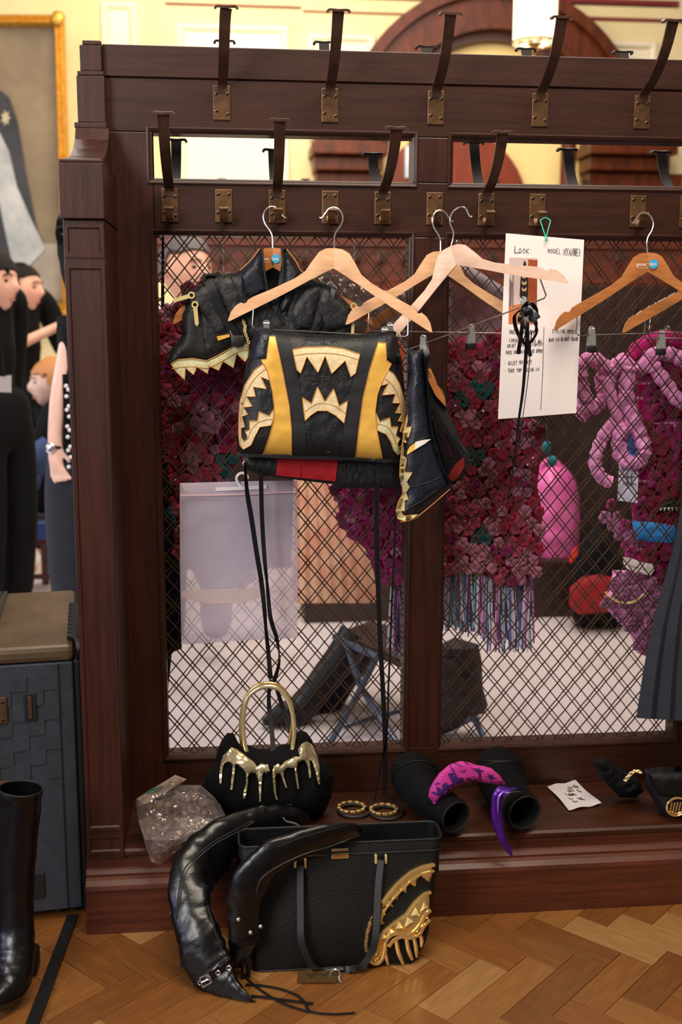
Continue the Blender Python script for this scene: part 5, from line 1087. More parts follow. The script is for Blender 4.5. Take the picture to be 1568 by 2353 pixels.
for dx in (0, .014): tbx('strap', strapx+dx-.005, strapx+dx+.005, -.008, -.001, .02, .64, m_rubber, .001)
for dx in (0, .014): tbx('strap', strapx+dx-.005, strapx+dx+.005, -.006, .52, .6425, .647, m_rubber, .001)
hg = tbx('hinge_plate', strapx-.035, strapx+.045, -.006, 0, .475, .535, m_hook, .002)
for dx, dz in ((-.026, .485), (.036, .485), (-.026, .525), (.036, .525)):
    bm = B(); ball(bm, (strapx+dx, -.007, dz), .004, 1, .5, 1, 1); xf(bm, TM); mk('rivet', bm, m_screw, hg)
tbx('hinge_plate', strapx-.035, strapx+.045, -.006, 0, .30, .345, m_hook, .002)
sl_ = tbx('latch_recess', -.107, -.080, -.004, 0, .475, .54, m_trim, .002); tbx('latch_pin', -.098, -.090, -.007, -.003, .482, .533, m_hook, .001)
tbx('latch_recess', -.107, -.080, -.004, 0, .06, .12, m_trim, .002)
hdl = B(); strap(hdl, [V((-.205, .13, .652)), V((-.205, .16, .668)), V((-.205, .25, .674)), V((-.205, .33, .668)), V((-.205, .36, .652))], V((1, 0, 0)), .030, .008, 4); xf(hdl, TM); mk('handle', hdl, mat('handle_grey', (104, 96, 88), .4, .3), tr)
bm = B(); 
for k in range(9): tube(bm, [V((.004, .02+k*.035, .60)), V((.012, .03+k*.035, .63)), V((.006, .045+k*.035, .645)), V((-.01, .05+k*.035, .648))], .008, 6, sub=2)
xf(bm, TM); mk('woven_edge', bm, m_rubber, tr)
for x in (-.56, -.05):
    for y in (.05, .47): bm = B(); tube(bm, [V((x, y, 0.001)), V((x, y, .026))], .016, 12); xf(bm, TM); mk('foot', bm, m_rubber, tr)
bl = empty('knee_boot', G(30, 2290), 'tall black leather boot standing upright in front of the travel case', 'boot')
P = [(48, 1812, -.44, 50), (44, 1870, -.44, 49), (38, 1960, -.445, 46), (36, 2050, -.455, 43), (36, 2120, -.465, 42), (36, 2170, -.48, 46), (34, 2215, -.50, 48), (22, 2262, -.53, 44), (0, 2290, -.56, 34), (-30, 2304, -.585, 22), (-52, 2310, -.60, 5)]
Pq = [tuple(W(x, y, Y))+(r/pm(Y),) for x, y, Y, r in P]; q = smoothpath(Pq, 5); bm = B(); rings = []
pts = [V(a[:3]) for a in q]; T, U = frames(pts)
for i, (p, t, a4) in enumerate(zip(pts, T, q)):
    s = t.cross(V((0, 1, 0))).normalized(); nn = s.cross(t).normalized(); rings.append([p+(s*cos(a)*a4[3]+nn*sin(a)*a4[3]*.9)*(1+.07*nz(i*.5, cos(a)*1.6, 1, 3)) for a in [2*pi*k/22 for k in range(22)]])
inn = [[pts[j]+(v-pts[j])*.93 for v in rings[j]] for j in (8, 4, 0)]
ring_loft(bm, inn+rings)
for v in bm.verts: v.co.z = max(v.co.z, .003)
mk('boot_upper', bm, m_lea, bl)
bm = B(); tube(bm, [pts[0]+(v-pts[0])*.97 for v in rings[0]], .0016, 6, True); mk('top_edge', bm, m_trim, bl)
bm = B(); h0 = G(64, 2235, 0); box(bm, h0.x-.022, h0.x+.022, h0.y-.02, h0.y+.03, .002, .05, .006); mk('heel', bm, m_rubber, bl)
bm = B(); a, b = G(60, 2400, 0), G(168, 2110, 0); d = (b-a).normalized(); n = V((d.y, -d.x, 0))*.012
prism(bm, [a-n+V((0, 0, .0005)), a+n+V((0, 0, .0005)), b+n+V((0, 0, .0005)), b-n+V((0, 0, .0005))], (0, 0, .010)); tag(mk('floor_strip', bm, m_rubber, None, smooth=False), 'black rubber strip crossing the parquet beside the travel case', 'floor strip')
# ================================================================== things behind the grille
flm = []
def rosette(name, seed):
    bm = B(); r_ = random.Random(seed); n = 20; rings = [(0, .012), (.16, .003), (.34, .013), (.56, .009), (.74, .012), (.97, .002)]
    c = bm.verts.new((0, -.008, 0)); prev = None
    for fr, h in rings[1:]:
        cur = []
        for k in range(n):
            a = 2*pi*k/n; lob_ = 1+.10*cos(5*a+seed)*(fr); cur.append(bm.verts.new((fr*lob_*cos(a)*.5, -h*1.0*(1+.16*r_.uniform(-1, 1)+.22*cos(5*a+seed))*30/30, fr*lob_*sin(a)*.5)))
        if prev is None:
            for k in range(n): bm.faces.new((c, cur[k], cur[(k+1) % n]))
        else:
            for k in range(n): bm.faces.new((prev[k], cur[k], cur[(k+1) % n], prev[(k+1) % n]))
        prev = cur
    bk_ = bm.verts.new((0, .01, 0))
    for k in range(n): bm.faces.new((bk_, prev[(k+1) % n], prev[k]))
    bmesh.ops.recalc_face_normals(bm, faces=bm.faces)
    for v in bm.verts: v.co.y *= 26
    me = bpy.data.meshes.new(name); bm.to_mesh(me); bm.free(); me.polygons.foreach_set('use_smooth', [True]*len(me.polygons)); return me
def yarn(name, a, b): return mat(name, a, .85, col2=b, ns=60, bump=1., bs=120, sheen=.06, spec=.2)
yc = {'crimson': yarn('yarn_crimson', (240, 52, 96), (216, 34, 80)), 'magenta': yarn('yarn_magenta', (204, 44, 130), (172, 28, 104)), 'rose': yarn('yarn_rose', (250, 104, 142), (234, 76, 118)), 'pink': yarn('yarn_pink', (255, 172, 200), (250, 144, 182)), 'teal': yarn('yarn_teal', (44, 140, 146), (30, 108, 116)), 'wine': yarn('yarn_wine', (176, 28, 74), (150, 18, 60)),
      'fuchsia': yarn('yarn_fuchsia', (238, 84, 176), (214, 60, 152)), 'lilac': yarn('yarn_lilac_pink', (238, 164, 212), (222, 134, 192)), 'cream': yarn('yarn_cream', (232, 214, 200), (204, 182, 170))}
fm = {k: [rosette('crochet_flower', i) for i in range(2)] for k in yc}
for k, l in fm.items():
    for me in l: me.materials.append(yc[k])
def crochet(root, poly, Y, pal, step, seed, size=1.15, extra=()):
    r_ = random.Random(seed); x0 = min(p[0] for p in poly); x1 = max(p[0] for p in poly); y0 = min(p[1] for p in poly); y1 = max(p[1] for p in poly); j = 0; y = y0+step*.4; cnt = 0
    while y < y1:
        x = x0+(step*.5 if j % 2 else 0)
        while x < x1:
            xx, yy = x+r_.uniform(-.22, .22)*step, y+r_.uniform(-.22, .22)*step
            if inside((xx, yy), poly) and cnt < 290:
                k = r_.choices([a for a, _ in pal], [b for _, b in pal])[0]
                for ex, ey, er, ek in extra:
                    if math.hypot(xx-ex, yy-ey) < er: k = ek
                Yl = Y-.012-.010*r_.random(); p = W(xx, yy, Yl); s = step/pm(Y)*size*r_.uniform(.9, 1.2)
                o = bpy.data.objects.new('crochet_flower', r_.choice(fm[k])); COL.objects.link(o); o.parent = root; o.location = p-worg(root); o.scale = (s, s*.055*26/26 if False else s*.75, s); o.rotation_euler = (r_.uniform(-.3, .3), r_.uniform(0, 6), r_.uniform(-.3, .3)); cnt += 1
            x += step
        y += step*.86; j += 1
    return cnt
def garment(label, poly, Y, base, pal, step, seed, extra=(), size=1.15):
    r = empty('crochet_garment', W(sum(p[0] for p in poly)/len(poly), max(p[1] for p in poly), Y), label, 'crochet top', 'crochet clothes behind the grille')
    cushion('knitted_ground', poly, Y, base, r, hf=.012, hb=.02, edge=24, step=16)
    n = crochet(r, poly, Y-.01, pal, step, seed, size, extra); print('flowers', n); return r
mixA = [('crimson', 5), ('wine', 3), ('magenta', 2), ('rose', 3), ('pink', 2)]
mixU = [('crimson', 2), ('wine', 5), ('magenta', 4), ('rose', .6), ('pink', .5)]
ga = garment('long crimson and pink crochet flower garment behind the left side of grille', [(425, 668), (470, 650), (560, 690), (600, 760), (585, 900), (560, 1060), (500, 1108), (470, 1170), (440, 1250), (400, 1280), (372, 1275), (368, 1100), (362, 900), (358, 720), (400, 700)], .10, yc['wine'], [('crimson', 4), ('wine', 1.4), ('magenta', 1.3), ('rose', 3.4), ('pink', 3)], 27, 3, extra=((517, 1060, 26, 'teal'), (390, 1190, 20, 'teal'), (460, 690, 60, 'wine'), (480, 860, 60, 'magenta'), (470, 960, 34, 'pink'), (440, 1060, 30, 'pink'), (410, 980, 22, 'pink')))
gb = garment('crochet flower dress in rose and crimson behind the white card', [(1022, 800), (1060, 770), (1110, 800), (1140, 760), (1170, 740), (1180, 820), (1180, 960), (1235, 965), (1246, 1020), (1235, 1120), (1248, 1180), (1240, 1260), (1245, 1305), (1200, 1335), (1160, 1345), (1110, 1320), (1060, 1300), (1028, 1330), (1020, 1200), (1016, 1000)], .10, yc['wine'], [('crimson', 3.4), ('rose', 4), ('wine', 1.0), ('magenta', 1.2), ('pink', 2.6)], 26, 8, extra=((1060, 905, 20, 'teal'), (1100, 890, 22, 'teal'), (1095, 1052, 22, 'teal'), (1098, 1232, 20, 'teal'), (1120, 1080, 24, 'pink'), (1080, 960, 26, 'pink'), (1090, 1290, 30, 'pink'), (1222, 1290, 30, 'pink'), (1210, 1180, 22, 'pink')))
gc = garment('magenta crochet flower piece behind the grille just left of stile', [(770, 1125), (800, 1115), (880, 1112), (938, 1120), (940, 1250), (936, 1335), (905, 1340), (872, 1320), (850, 1270), (815, 1240), (785, 1200)], .12, yc['magenta'], [('fuchsia', 4), ('magenta', 4), ('pink', 1.2)], 25, 5)
# fringe under the dress: strands of yarn
def fringe(root, x0, x1, ytop, ybot, Y, seed, n, cols):
    Ms = [mat('fringe_%d_%d' % (seed, i), c, .8) for i, c in enumerate(cols)]; bm = B(); r_ = random.Random(seed)
    for i in range(n):
        t = (i+r_.random())/n; x = x0+(x1-x0)*t; xe = x+r_.uniform(-14, 14); yb = ybot(t)+r_.uniform(-26, 10); dy = r_.uniform(-.012, .012); s = len(bm.faces)
        tube(bm, [W(x, ytop+r_.uniform(-6, 14), Y+dy), W((x+xe)/2+r_.uniform(-3, 3), (ytop+yb)/2, Y+dy), W(xe, yb, Y+dy)], r_.uniform(.0016, .0034), 4)
        bm.faces.ensure_lookup_table(); mi = r_.randrange(len(Ms))
        for f in bm.faces[s:]: f.material_index = mi
    o = mk('fringe', bm, Ms, root); return tag(o, kind='stuff')
fc = [(206, 196, 214), (96, 84, 150), (70, 120, 180), (176, 112, 176), (222, 160, 196), (214, 206, 214), (120, 180, 200), (84, 56, 110), (228, 220, 226)]
fringe(gb, 1020, 1222, 1300, lambda t: 1440+60*t if t < .5 else 1490, .11, 3, 170, fc)
fringe(gc, 902, 938, 1330, lambda t: 1500, .13, 4, 34, fc)
# sequins
for k in range(16):
    r_ = random.Random(k+90); g_ = gb if k % 2 else ga; x = r_.uniform(1030, 1230) if g_ is gb else r_.uniform(380, 540); y = r_.uniform(860, 1280) if g_ is gb else r_.uniform(900, 1230)
    if g_ is ga and y > 1090 and x > 470: continue
    bm = B(); ball(bm, W(x, y, .06), .0032, 1, .4, 1, 1); mk('sequin', bm, m_pearl, g_)
# right garment: chunky knit collar ropes over a squared magenta panel
gr = empty('crochet_garment', W(1480, 1510, .11), 'lilac pink chunky knitted garment with looping cords behind the right grille', 'crochet top', 'crochet clothes behind the grille')
def rope(pts, r, Y=.075, M='lilac', name='knitted_cord'):
    q = smoothpath([(x, y) for x, y in pts], 6); bm = B(); n = len(q)
    tube(bm, [W(x, y, Y+.006*nz(x, y, .05)) for x, y in q], [r/1000*(1+.12*sin(i*1.9)+.08*nz(i, 0, .7)) for i in range(n)], 9); return mk(name, bm, yc[M], gr)
rope([(1330, 960), (1350, 930), (1335, 880), (1338, 835), (1370, 828), (1400, 850), (1430, 835), (1470, 850), (1500, 815), (1540, 815), (1580, 835), (1610, 870)], 19)
rope([(1328, 925), (1345, 940), (1372, 935), (1388, 905), (1382, 870), (1410, 845), (1440, 820)], 16, .085)
rope([(1410, 850), (1400, 890), (1415, 940), (1430, 985), (1470, 1000)], 15, .07)
rope([(1450, 840), (1440, 900), (1450, 950), (1470, 1000), (1480, 1040), (1460, 1065), (1430, 1050), (1425, 1010), (1435, 985)], 20, .06)
rope([(1420, 960), (1395, 990), (1375, 1030), (1368, 1070), (1385, 1100), (1405, 1108)], 16, .075)
rope([(1500, 840), (1530, 880), (1560, 920), (1600, 930)], 18, .06)
rope([(1440, 830), (1480, 790), (1530, 775), (1590, 790)], 18, .10, 'magenta')
cushion('squared_panel', [(1455, 830), (1500, 790), (1620, 800), (1640, 1280), (1600, 1350), (1520, 1360), (1470, 1330), (1440, 1290), (1455, 1200), (1440, 1060), (1470, 960)], .11, yc['magenta'], gr, hf=.012, hb=.015, edge=20, step=18)
for i, y in enumerate((880, 915, 970, 1010, 1065, 1105, 1155, 1262)): rope([(1465, y), (1530, y+3), (1610, y+2)], 3.6, .092, 'lilac', 'grid_cord')
for x in (1500, 1550, 1600): rope([(x, 860), (x+2, 1000), (x-2, 1150), (x-8, 1320)], 3.6, .092, 'lilac', 'grid_cord')
crochet(gr, [(1470, 860), (1600, 860), (1620, 1200), (1590, 1330), (1480, 1320), (1465, 1180)], .10, [('magenta', 5), ('wine', 4)], 42, 44)
crochet(gr, [(1395, 1150), (1430, 1170), (1470, 1240), (1470, 1300), (1440, 1270), (1400, 1210), (1382, 1180)], .10, [('fuchsia', 4), ('lilac', 3)], 26, 45)
rows_ = [(1408, 1310), (1470, 1310), (1540, 1350), (1560, 1400), (1510, 1440), (1490, 1510), (1465, 1500), (1450, 1460), (1415, 1420), (1385, 1390), (1405, 1350)]
cushion('chunky_sleeve', rows_, .10, yc['lilac'], gr, hf=.02, hb=.02, edge=22, step=12, disp=lambda x, y: .008*sin(x*.28)*sin(y*.22)); crochet(gr, rows_, .082, [('lilac', 1)], 21, 46, .95)
for poly, c_, nm in (([(1425, 1022), (1472, 1022), (1470, 1062), (1424, 1060)], (226, 190, 90), 'rainbow_card'), ([(1440, 1020), (1474, 1020), (1473, 1070), (1450, 1072)], (64, 120, 206), 'rainbow_card'), ([(1424, 1060), (1468, 1064), (1466, 1156), (1420, 1150)], (206, 204, 226), 'printed_card')):
    bm = B(); prism(bm, [W(x, y, .055) for x, y in poly], (0, .002, 0)); mk(nm, bm, mat(nm+str(c_[0]), c_, .5), gr, smooth=False)
for k in range(4):
    bm = B(); prism(bm, [W(x, y, .053) for x, y in [(1430+k*9, 1072), (1436+k*9, 1072), (1436+k*9, 1080), (1430+k*9, 1080)]], (0, .001, 0)); mk('printed_square', bm, mat('print_sq_%d' % k, [(196, 50, 140), (60, 80, 200), (196, 50, 140), (90, 200, 200)][k], .5), gr, smooth=False)
bm = B()
for y in (1094, 1110): tube(bm, [W(1432, y, .053), W(1462, y+2, .053)], .0009, 4)
for x in (1442, 1452): tube(bm, [W(x, 1088, .053), W(x, 1118, .053)], .0009, 4)
mk('printed_lines', bm, m_ink, gr)
cushion('denim_pocket', [(1452, 1196), (1500, 1200), (1556, 1208), (1556, 1248), (1500, 1246), (1462, 1240)], .07, mat('bright_blue_cloth', (52, 140, 214), .6, col2=(40, 116, 190), ns=14, stretch=(1, 1, 6)), gr, hf=.006, edge=8, step=10)
cushion('blue_tie', [(1436, 992), (1446, 996), (1462, 1030), (1452, 1042), (1440, 1020)], .05, mat('royal_blue', (40, 96, 190), .5), gr, hf=.006, edge=6, step=8)
lab = [(1433, 1280), (1450, 1282), (1475, 1292), (1500, 1296), (1504, 1310), (1496, 1322), (1470, 1318), (1440, 1306), (1434, 1296)]
bm = B(); prism(bm, [W(x, y, .060) for x, y in lab], (0, .002, 0)); lb = mk('white_label', bm, m_card, gr, smooth=False)
text3('label_lettering', "I'm not a lot.", 1, lambda x, y: W(1446+x*8, 1302-y*9+x*1.9, .0590), m_ink, lb)
cushion('shark_patch', [(1510, 1178), (1522, 1160), (1545, 1148), (1575, 1144), (1610, 1150), (1610, 1172), (1570, 1176), (1540, 1172)], .06, m_trim, gr, hf=.003, edge=4, step=8)
for x in range(1516, 1580, 9): 
    bm = B(); prism(bm, [W(x, 1166, .054), W(x+7, 1166, .054), W(x+3.5, 1174, .054)], (0, .001, 0)); mk('patch_tooth', bm, m_card, gr, smooth=False)
bm = B()
for k in range(26):
    t = k/25; p = W(1395+90*t, 1362+24*sin(pi*t)**.8, .052); tube(bm, [p+V((cos(a)*.0035, 0, sin(a)*.0028)) for a in [2*pi*j/6 for j in range(6)]], .0011, 4, True)
mk('gold_chain', bm, m_brg, gr)
# pale fluffy jackets on the back of the rack
def fluffy(label, poly, Y, M, step=22, seed=1, col='cream'):
    r = empty('fluffy_jacket', W(sum(p[0] for p in poly)/len(poly), max(p[1] for p in poly), Y), label, 'jacket')
    bm = B(); mx_ = sum(p[0] for p in poly)/len(poly); my_ = min(p[1] for p in poly); tube(bm, [W(mx_, my_+14, Y), W(mx_, my_-30, (Y+.1)/2), W(mx_, 470, .10)], .0015, 6); mk('hanging_loop', bm, m_steel, r)
    cushion('jacket_body', poly, Y, M, r, hf=.04, hb=.04, edge=30, step=10, disp=lambda x, y: .014*nz(x, y, .07, seed)); crochet(r, poly, Y-.05, [(col, 1)], step, seed, 1.0); return r
fluffy('cream bobbled jacket behind the grille between the two pale hangers', [(690, 650), (730, 620), (780, 640), (830, 660), (900, 670), (938, 660), (938, 780), (860, 800), (780, 790), (700, 740)], .34, yc['cream'], seed=7)
fluffy('cream bobbled jacket shoulder behind the grille above the gilet', [(455, 650), (480, 632), (520, 628), (560, 640), (600, 690), (520, 720), (460, 700)], .30, yc['cream'], seed=9)
m_lav = mat('pale_lavender_cloth', (186, 168, 176), .85, col2=(160, 144, 156), ns=12, bump=.3, bs=40)
lv = empty('hanging_top', W(1100, 830, .22), 'pale lavender grey top hanging right of the middle stile behind grille', 'top')
cushion('top_body', [(1020, 640), (1070, 605), (1110, 630), (1160, 660), (1180, 700), (1180, 830), (1120, 840), (1030, 810), (1018, 720)], .22, m_lav, lv, hf=.03, hb=.03, edge=30, step=12, disp=lambda x, y: .008*nz(x, y, .03))
pe = empty('patterned_dress', W(770, 1385, 1.2), 'peach patterned pleated dress hanging behind the lower left grille', 'dress')
bm = B(); rings = []
for y in (1085, 1130, 1200, 1280, 1340, 1386):
    xl = 676-(y-1085)*.03; xr = 820+(y-1085)*.17; rings.append([W(xl+(xr-xl)*i/30, y, 1.2-.008*sin(i*1.5)) for i in range(31)]+[W(xl+(xr-xl)*i/30, y, 1.23) for i in range(30, -1, -1)])
ring_loft(bm, rings); mk('dress_pleats', bm, mat('peach_print', (240, 206, 172), .8, col2=(232, 160, 130), ns=9), pe)
bm = B(); tube(bm, [W(690, 1085, 1.21), W(740, 1040, 1.21), W(830, 1085, 1.21)], .006, 6); mk('dress_hanger', bm, m_steel, pe)
# pink rucksack and red black bag standing behind
pr_ = empty('rucksack', W(1275, 1310, 1.3), 'shiny pink puffy rucksack resting on the far rack seat', 'rucksack')
def ellp(cx_, cy_, a, b, n=20, e=2.4): return [(cx_+a*math.copysign(abs(cos(t))**(2/e), cos(t)), cy_+b*math.copysign(abs(sin(t))**(2/e), sin(t))) for t in [2*pi*k/n for k in range(n)]]
m_ppk = mat('pink_vinyl', (226, 110, 176), .28, col2=(206, 86, 156), ns=6, bump=.4, bs=12)
RY = 2.40
cushion('rucksack_body', ellp(1274, 1192, 60, 128), RY, m_ppk, pr_, hf=.10, hb=.08, edge=60, step=12, disp=lambda x, y: .02*nz(x, y, .04), zmin=W(1275, 1300, Y2).z+.004)
bm = B(); tube(bm, [W(x, y, RY-.02) for x, y in ((1240, 1085), (1250, 1062), (1275, 1058), (1295, 1085))], .012, 8, sub=3); mk('top_loop', bm, m_ppk, pr_)
bb2 = empty('holdall', W(1365, 1435, 1.25), 'black and red bag standing on the pale floor beside pink rucksack', 'bag')
BYY = 2.08
cushion('bag_body', [(1340, 1235), (1370, 1212), (1410, 1240), (1440, 1300), (1445, 1400), (1430, 1452), (1330, 1450), (1308, 1405), (1306, 1330), (1318, 1280)], BYY, m_cloth, bb2, hf=.12, hb=.1, edge=50, step=12, zmin=.002)
cushion('red_pocket', [(1310, 1350), (1340, 1325), (1380, 1320), (1420, 1330), (1425, 1405), (1330, 1412), (1308, 1390)], BYY-.12, mat('deep_red_cloth', (150, 12, 18), .7), bb2, hf=.02, hb=.01, edge=20, step=12)
cushion('red_tab', [(1306, 1285), (1318, 1262), (1330, 1250), (1328, 1275), (1312, 1295)], BYY-.14, mat('bright_red', (226, 44, 26), .6), bb2, hf=.008, edge=8, step=8)
# green ornament seen in the dark gap
bm = B(); ball(bm, W(1257, 1028, .9), .016, 1, 1, 1.3, 2); ball(bm, W(1270, 1060, .9), .016, 1, 1, 1.2, 2); tube(bm, [W(1257, 1028, .9), W(1270, 1060, .9)], .002, 5); tube(bm, [W(1257, 1028, .9), W(1250, 520, .12)], .001, 5); tag(mk('green_pompom', bm, yc['teal'], None), 'small dark green pompom hanging behind grille above the pink rucksack', 'pompom')
# folding chair with boots and bag
chY = .95
ch = empty('folding_chair', G(890, 1640), 'black folding chair with blue grey steel legs behind the grille', 'chair')
m_leg = mat('blue_grey_steel', (92, 104, 124), .3, .7)
def T3(name, pts, r, M=m_leg, par=ch, sub=0): bm = B(); tube(bm, pts, r, 8, sub=sub); return mk(name, bm, M, par)
bm = B(); s4 = [W(772, 1452, 1.05), W(925, 1520, .82), W(960, 1450, 1.15), W(850, 1425, 1.35)]; prism(bm, s4, (0, 0, -.028)); bmesh.ops.bevel(bm, geom=list(bm.edges), offset=.008, segments=2, affect='EDGES'); mk('seat', bm, mat('brown_vinyl', (52, 36, 34), .5), ch)
T3('seat_rail', [W(768, 1462, 1.04), W(800, 1480, 1.0), W(868, 1510, .9)], .012)
T3('leg', [W(795, 1475, 1.0), W(830, 1580, .90), G(912, 1705)], .011)
T3('leg', [W(868, 1508, .9), W(820, 1600, .87), G(755, 1715)], .011)
T3('leg', [W(950, 1455, 1.15), W(1010, 1560, 1.1), G(1060, 1640)], .011)
T3('stretcher', [W(790, 1670, .85), W(860, 1650, .88), W(935, 1630, .95)], .008)
T3('back_upright', [W(900, 1500, .95), W(925, 1400, 1.1), W(935, 1300, 1.15)], .011)
for n, (dx, dy, dY) in enumerate(((0, 0, 0), (52, 6, .12))):
    t = empty('tall_boot', G(640+dx, 1690+dy), ['black tall boot leaning on the folding chair, toe pointing left', 'black tall boot leaning on the folding chair, behind the first'][n], 'boot', 'tall boots by the folding chair')
    bm = B(); toe = G(612+dx*1.3, 1668+dy); P = [(W(820+dx*.6, 1458, 1.06+dY), .062), (W(790+dx*.7, 1505, 1.05+dY), .058), (W(745+dx*.85, 1560, 1.03+dY), .05), (W(705+dx, 1615+dy, 1.0+dY), .043), (W(680+dx, 1650+dy, .99+dY), .042)]
    foot = [(V((W(660+dx, 1665, 1.).x, .98+dY, .045)), .04), (V((W(632+dx, 1665, 1.).x, .965+dY, .032)), .030), (V((W(604+dx, 1665, 1.).x, .95+dY, .022)), .012)]
    allp = P+foot; tube(bm, [p for p, r in allp], [r for p, r in allp], 14, sub=4)
    for v in bm.verts: v.co.z = max(v.co.z, .004)
    mk('boot_upper', bm, m_rubber, t)
    bm = B(); hx = W(702+dx, 1690, 1.0).x; tube(bm, [V((hx, 1.01+dY, .06)), V((hx+.01, 1.0+dY, .003))], [.016, .010], 10); mk('heel', bm, m_rubber, t)
bbg = tag(cushion('black_bag', [(1015, 1478), (1045, 1465), (1100, 1480), (1108, 1520), (1110, 1580), (1122, 1620), (1112, 1640), (1070, 1650), (1045, 1675), (1015, 1688), (1000, 1640), (1000, 1520)], .80, mat('black_bag_cloth', (30, 22, 22), .8, col2=(44, 32, 32), ns=12), None, hf=.08, hb=.08, edge=40, step=12, disp=lambda x, y: .02*nz(x, y, .05)), 'slumped black cloth bag on a chair behind the lower right grille', 'bag')
c2 = empty('folding_chair', G(1060, 1720), 'dark folding chair frame under the slumped black bag', 'chair')
T3('leg', [W(1080, 1635, .80), W(1100, 1670, .78), G(1125, 1722)], .010, m_leg, c2); T3('leg', [W(1010, 1670, .85), G(985, 1740)], .010, m_leg, c2); T3('seat_bar', [W(990, 1688, .84), W(1040, 1672, .82), W(1090, 1645, .80)], .012, m_leg, c2)
T3('leg', [W(1085, 1640, .95), G(1098, 1650)], .010, m_leg, c2)
blk2 = tag(cushion('black_coat', [(366, 1000), (372, 540), (377, 540), (380, 1000), (398, 1180), (368, 1285)][:4]+[(400, 1180), (412, 1300)]+[(416, 1420), (418, 1490), (395, 1500), (385, 1600), (376, 1560), (366, 1285)], .075, m_cloth, None, hf=.012, hb=.012, edge=18, step=12), 'black coat hanging low behind the far left of the grille', 'coat')
# ================================================================== people
def skinobj(name, nodes, edges, M, parent, sub=2, vox=None):
    """nodes: {key: (Vector, radius)}"""
    ks = list(nodes); me = bpy.data.meshes.new(name); me.from_pydata([nodes[k][0] for k in ks], [(ks.index(a), ks.index(b)) for a, b in edges], [])
    o = bpy.data.objects.new(name, me); COL.objects.link(o); sk_ = o.modifiers.new('s', 'SKIN'); sk_.use_smooth_shade = True
    for i, k in enumerate(ks):
        r = nodes[k][1]; me.skin_vertices[0].data[i].radius = (r, r) if not isinstance(r, tuple) else r
    me.skin_vertices[0].data[0].use_root = True
    s = o.modifiers.new('u', 'SUBSURF'); s.levels = sub; s.render_levels = sub
    dg = bpy.context.evaluated_depsgraph_get(); m2 = bpy.data.meshes.new_from_object(o.evaluated_get(dg)); bpy.data.objects.remove(o)
    bm = B(); bm.from_mesh(m2); bpy.data.meshes.remove(m2); return bm
def headbm(c, h, yaw, bm=None):
    """a head of height h centred at c, its face turned towards yaw (0 = -Y, 90 = +X)"""
    bm = bm or B(); g = bmesh.ops.create_icosphere(bm, subdivisions=4, radius=1); Rm = Matrix.Rotation(R(yaw), 4, 'Z')
    def gs(p, q, s): return math.exp(-((p-V(q)).length/s)**2)
    for v in g['verts']:
        p = v.co.copy(); x, y, z = p
        n = V((x*.70, y*.86, z))
        if z < -.1: n.x *= 1+.42*(z+.1); n.y = n.y*(1+.30*(z+.1)) - (0.10*(-z-.1) if y < .2 else 0)
        n.y -= .20*gs(p, (0, -.97, -.20), .16)+.10*gs(p, (0, -1, -.05), .17)+.09*gs(p, (0, -.85, -.52), .2)+.13*gs(p, (0, -.62, -.78), .24)
        n.y += .10*gs(p, (.36, -.9, .10), .20)+.10*gs(p, (-.36, -.9, .10), .20)+.05*gs(p, (0, -.8, -.64), .10)
        n.y -= .05*gs(p, (0, -.9, .28), .4)
        n.x += .08*gs(p, (1, 0, -.02), .2)-.08*gs(p, (-1, 0, -.02), .2)
        v.co = V(c)+(Rm @ (n*h/2))
    return bm, Rm
def headbits(root, c, h, yaw, hairM, style):
    Rm = Matrix.Rotation(R(yaw), 4, 'Z'); at = lambda x, y, z: V(c)+(Rm @ (V((x, y, z))*h/2))
    for s in (-1, 1):
        bm = B(); ball(bm, at(s*.27, -.72, .08), h*.036, 1, 1, .75, 2); mk('eye', bm, m_eye, root)
        bm = B(); strap(bm, [at(s*.12, -.90, .24), at(s*.28, -.86, .30), at(s*.44, -.74, .24)], V((0, 0, 1)), h*.022, h*.012, 3); mk('eyebrow', bm, hairM, root)
    bm = B()
    for dz, w_ in ((-.47, .17), (-.545, .15)): tube(bm, [at(-w_, -.72, dz-.01), at(0, -.81, dz), at(w_, -.72, dz-.01)], [h*.005, h*.013, h*.005], 8, sub=3)
    mk('lips', bm, m_lip, root)
    for s in (-1, 1):
        bm = B(); ball(bm, at(s*.70, .06, -.05), h*.075, .45, .8, 1.2, 2); mk('ear', bm, m_skin, root)
    bm = B(); g = bmesh.ops.create_icosphere(bm, subdivisions=4, radius=1); dele = []
    for v in g['verts']:
        p = v.co.copy(); n = V((p.x*.82, p.y*.98+.03, p.z*1.05+.05)); face = p.y < (-.42 if style != 'short' else -.15) and p.z < (.42 if style != 'bangs' else .28)
        if style == 'short' and p.z < -.25: face = True
        if face: n = V((p.x*.6, p.y*.6+.15, p.z*.8))
        if style in ('long', 'bangs') and p.z < -.05 and p.y > -.42: n.z *= 2.1 if style == 'long' else 1.25; n.x *= 1.05; n.y = max(n.y, -.1)
        n += n*.05*nz(p.x*3+p.z, p.y*6, 1, 3); v.co = V(c)+(Rm @ (n*h/2))
    mk('hair', bm, hairM, root)
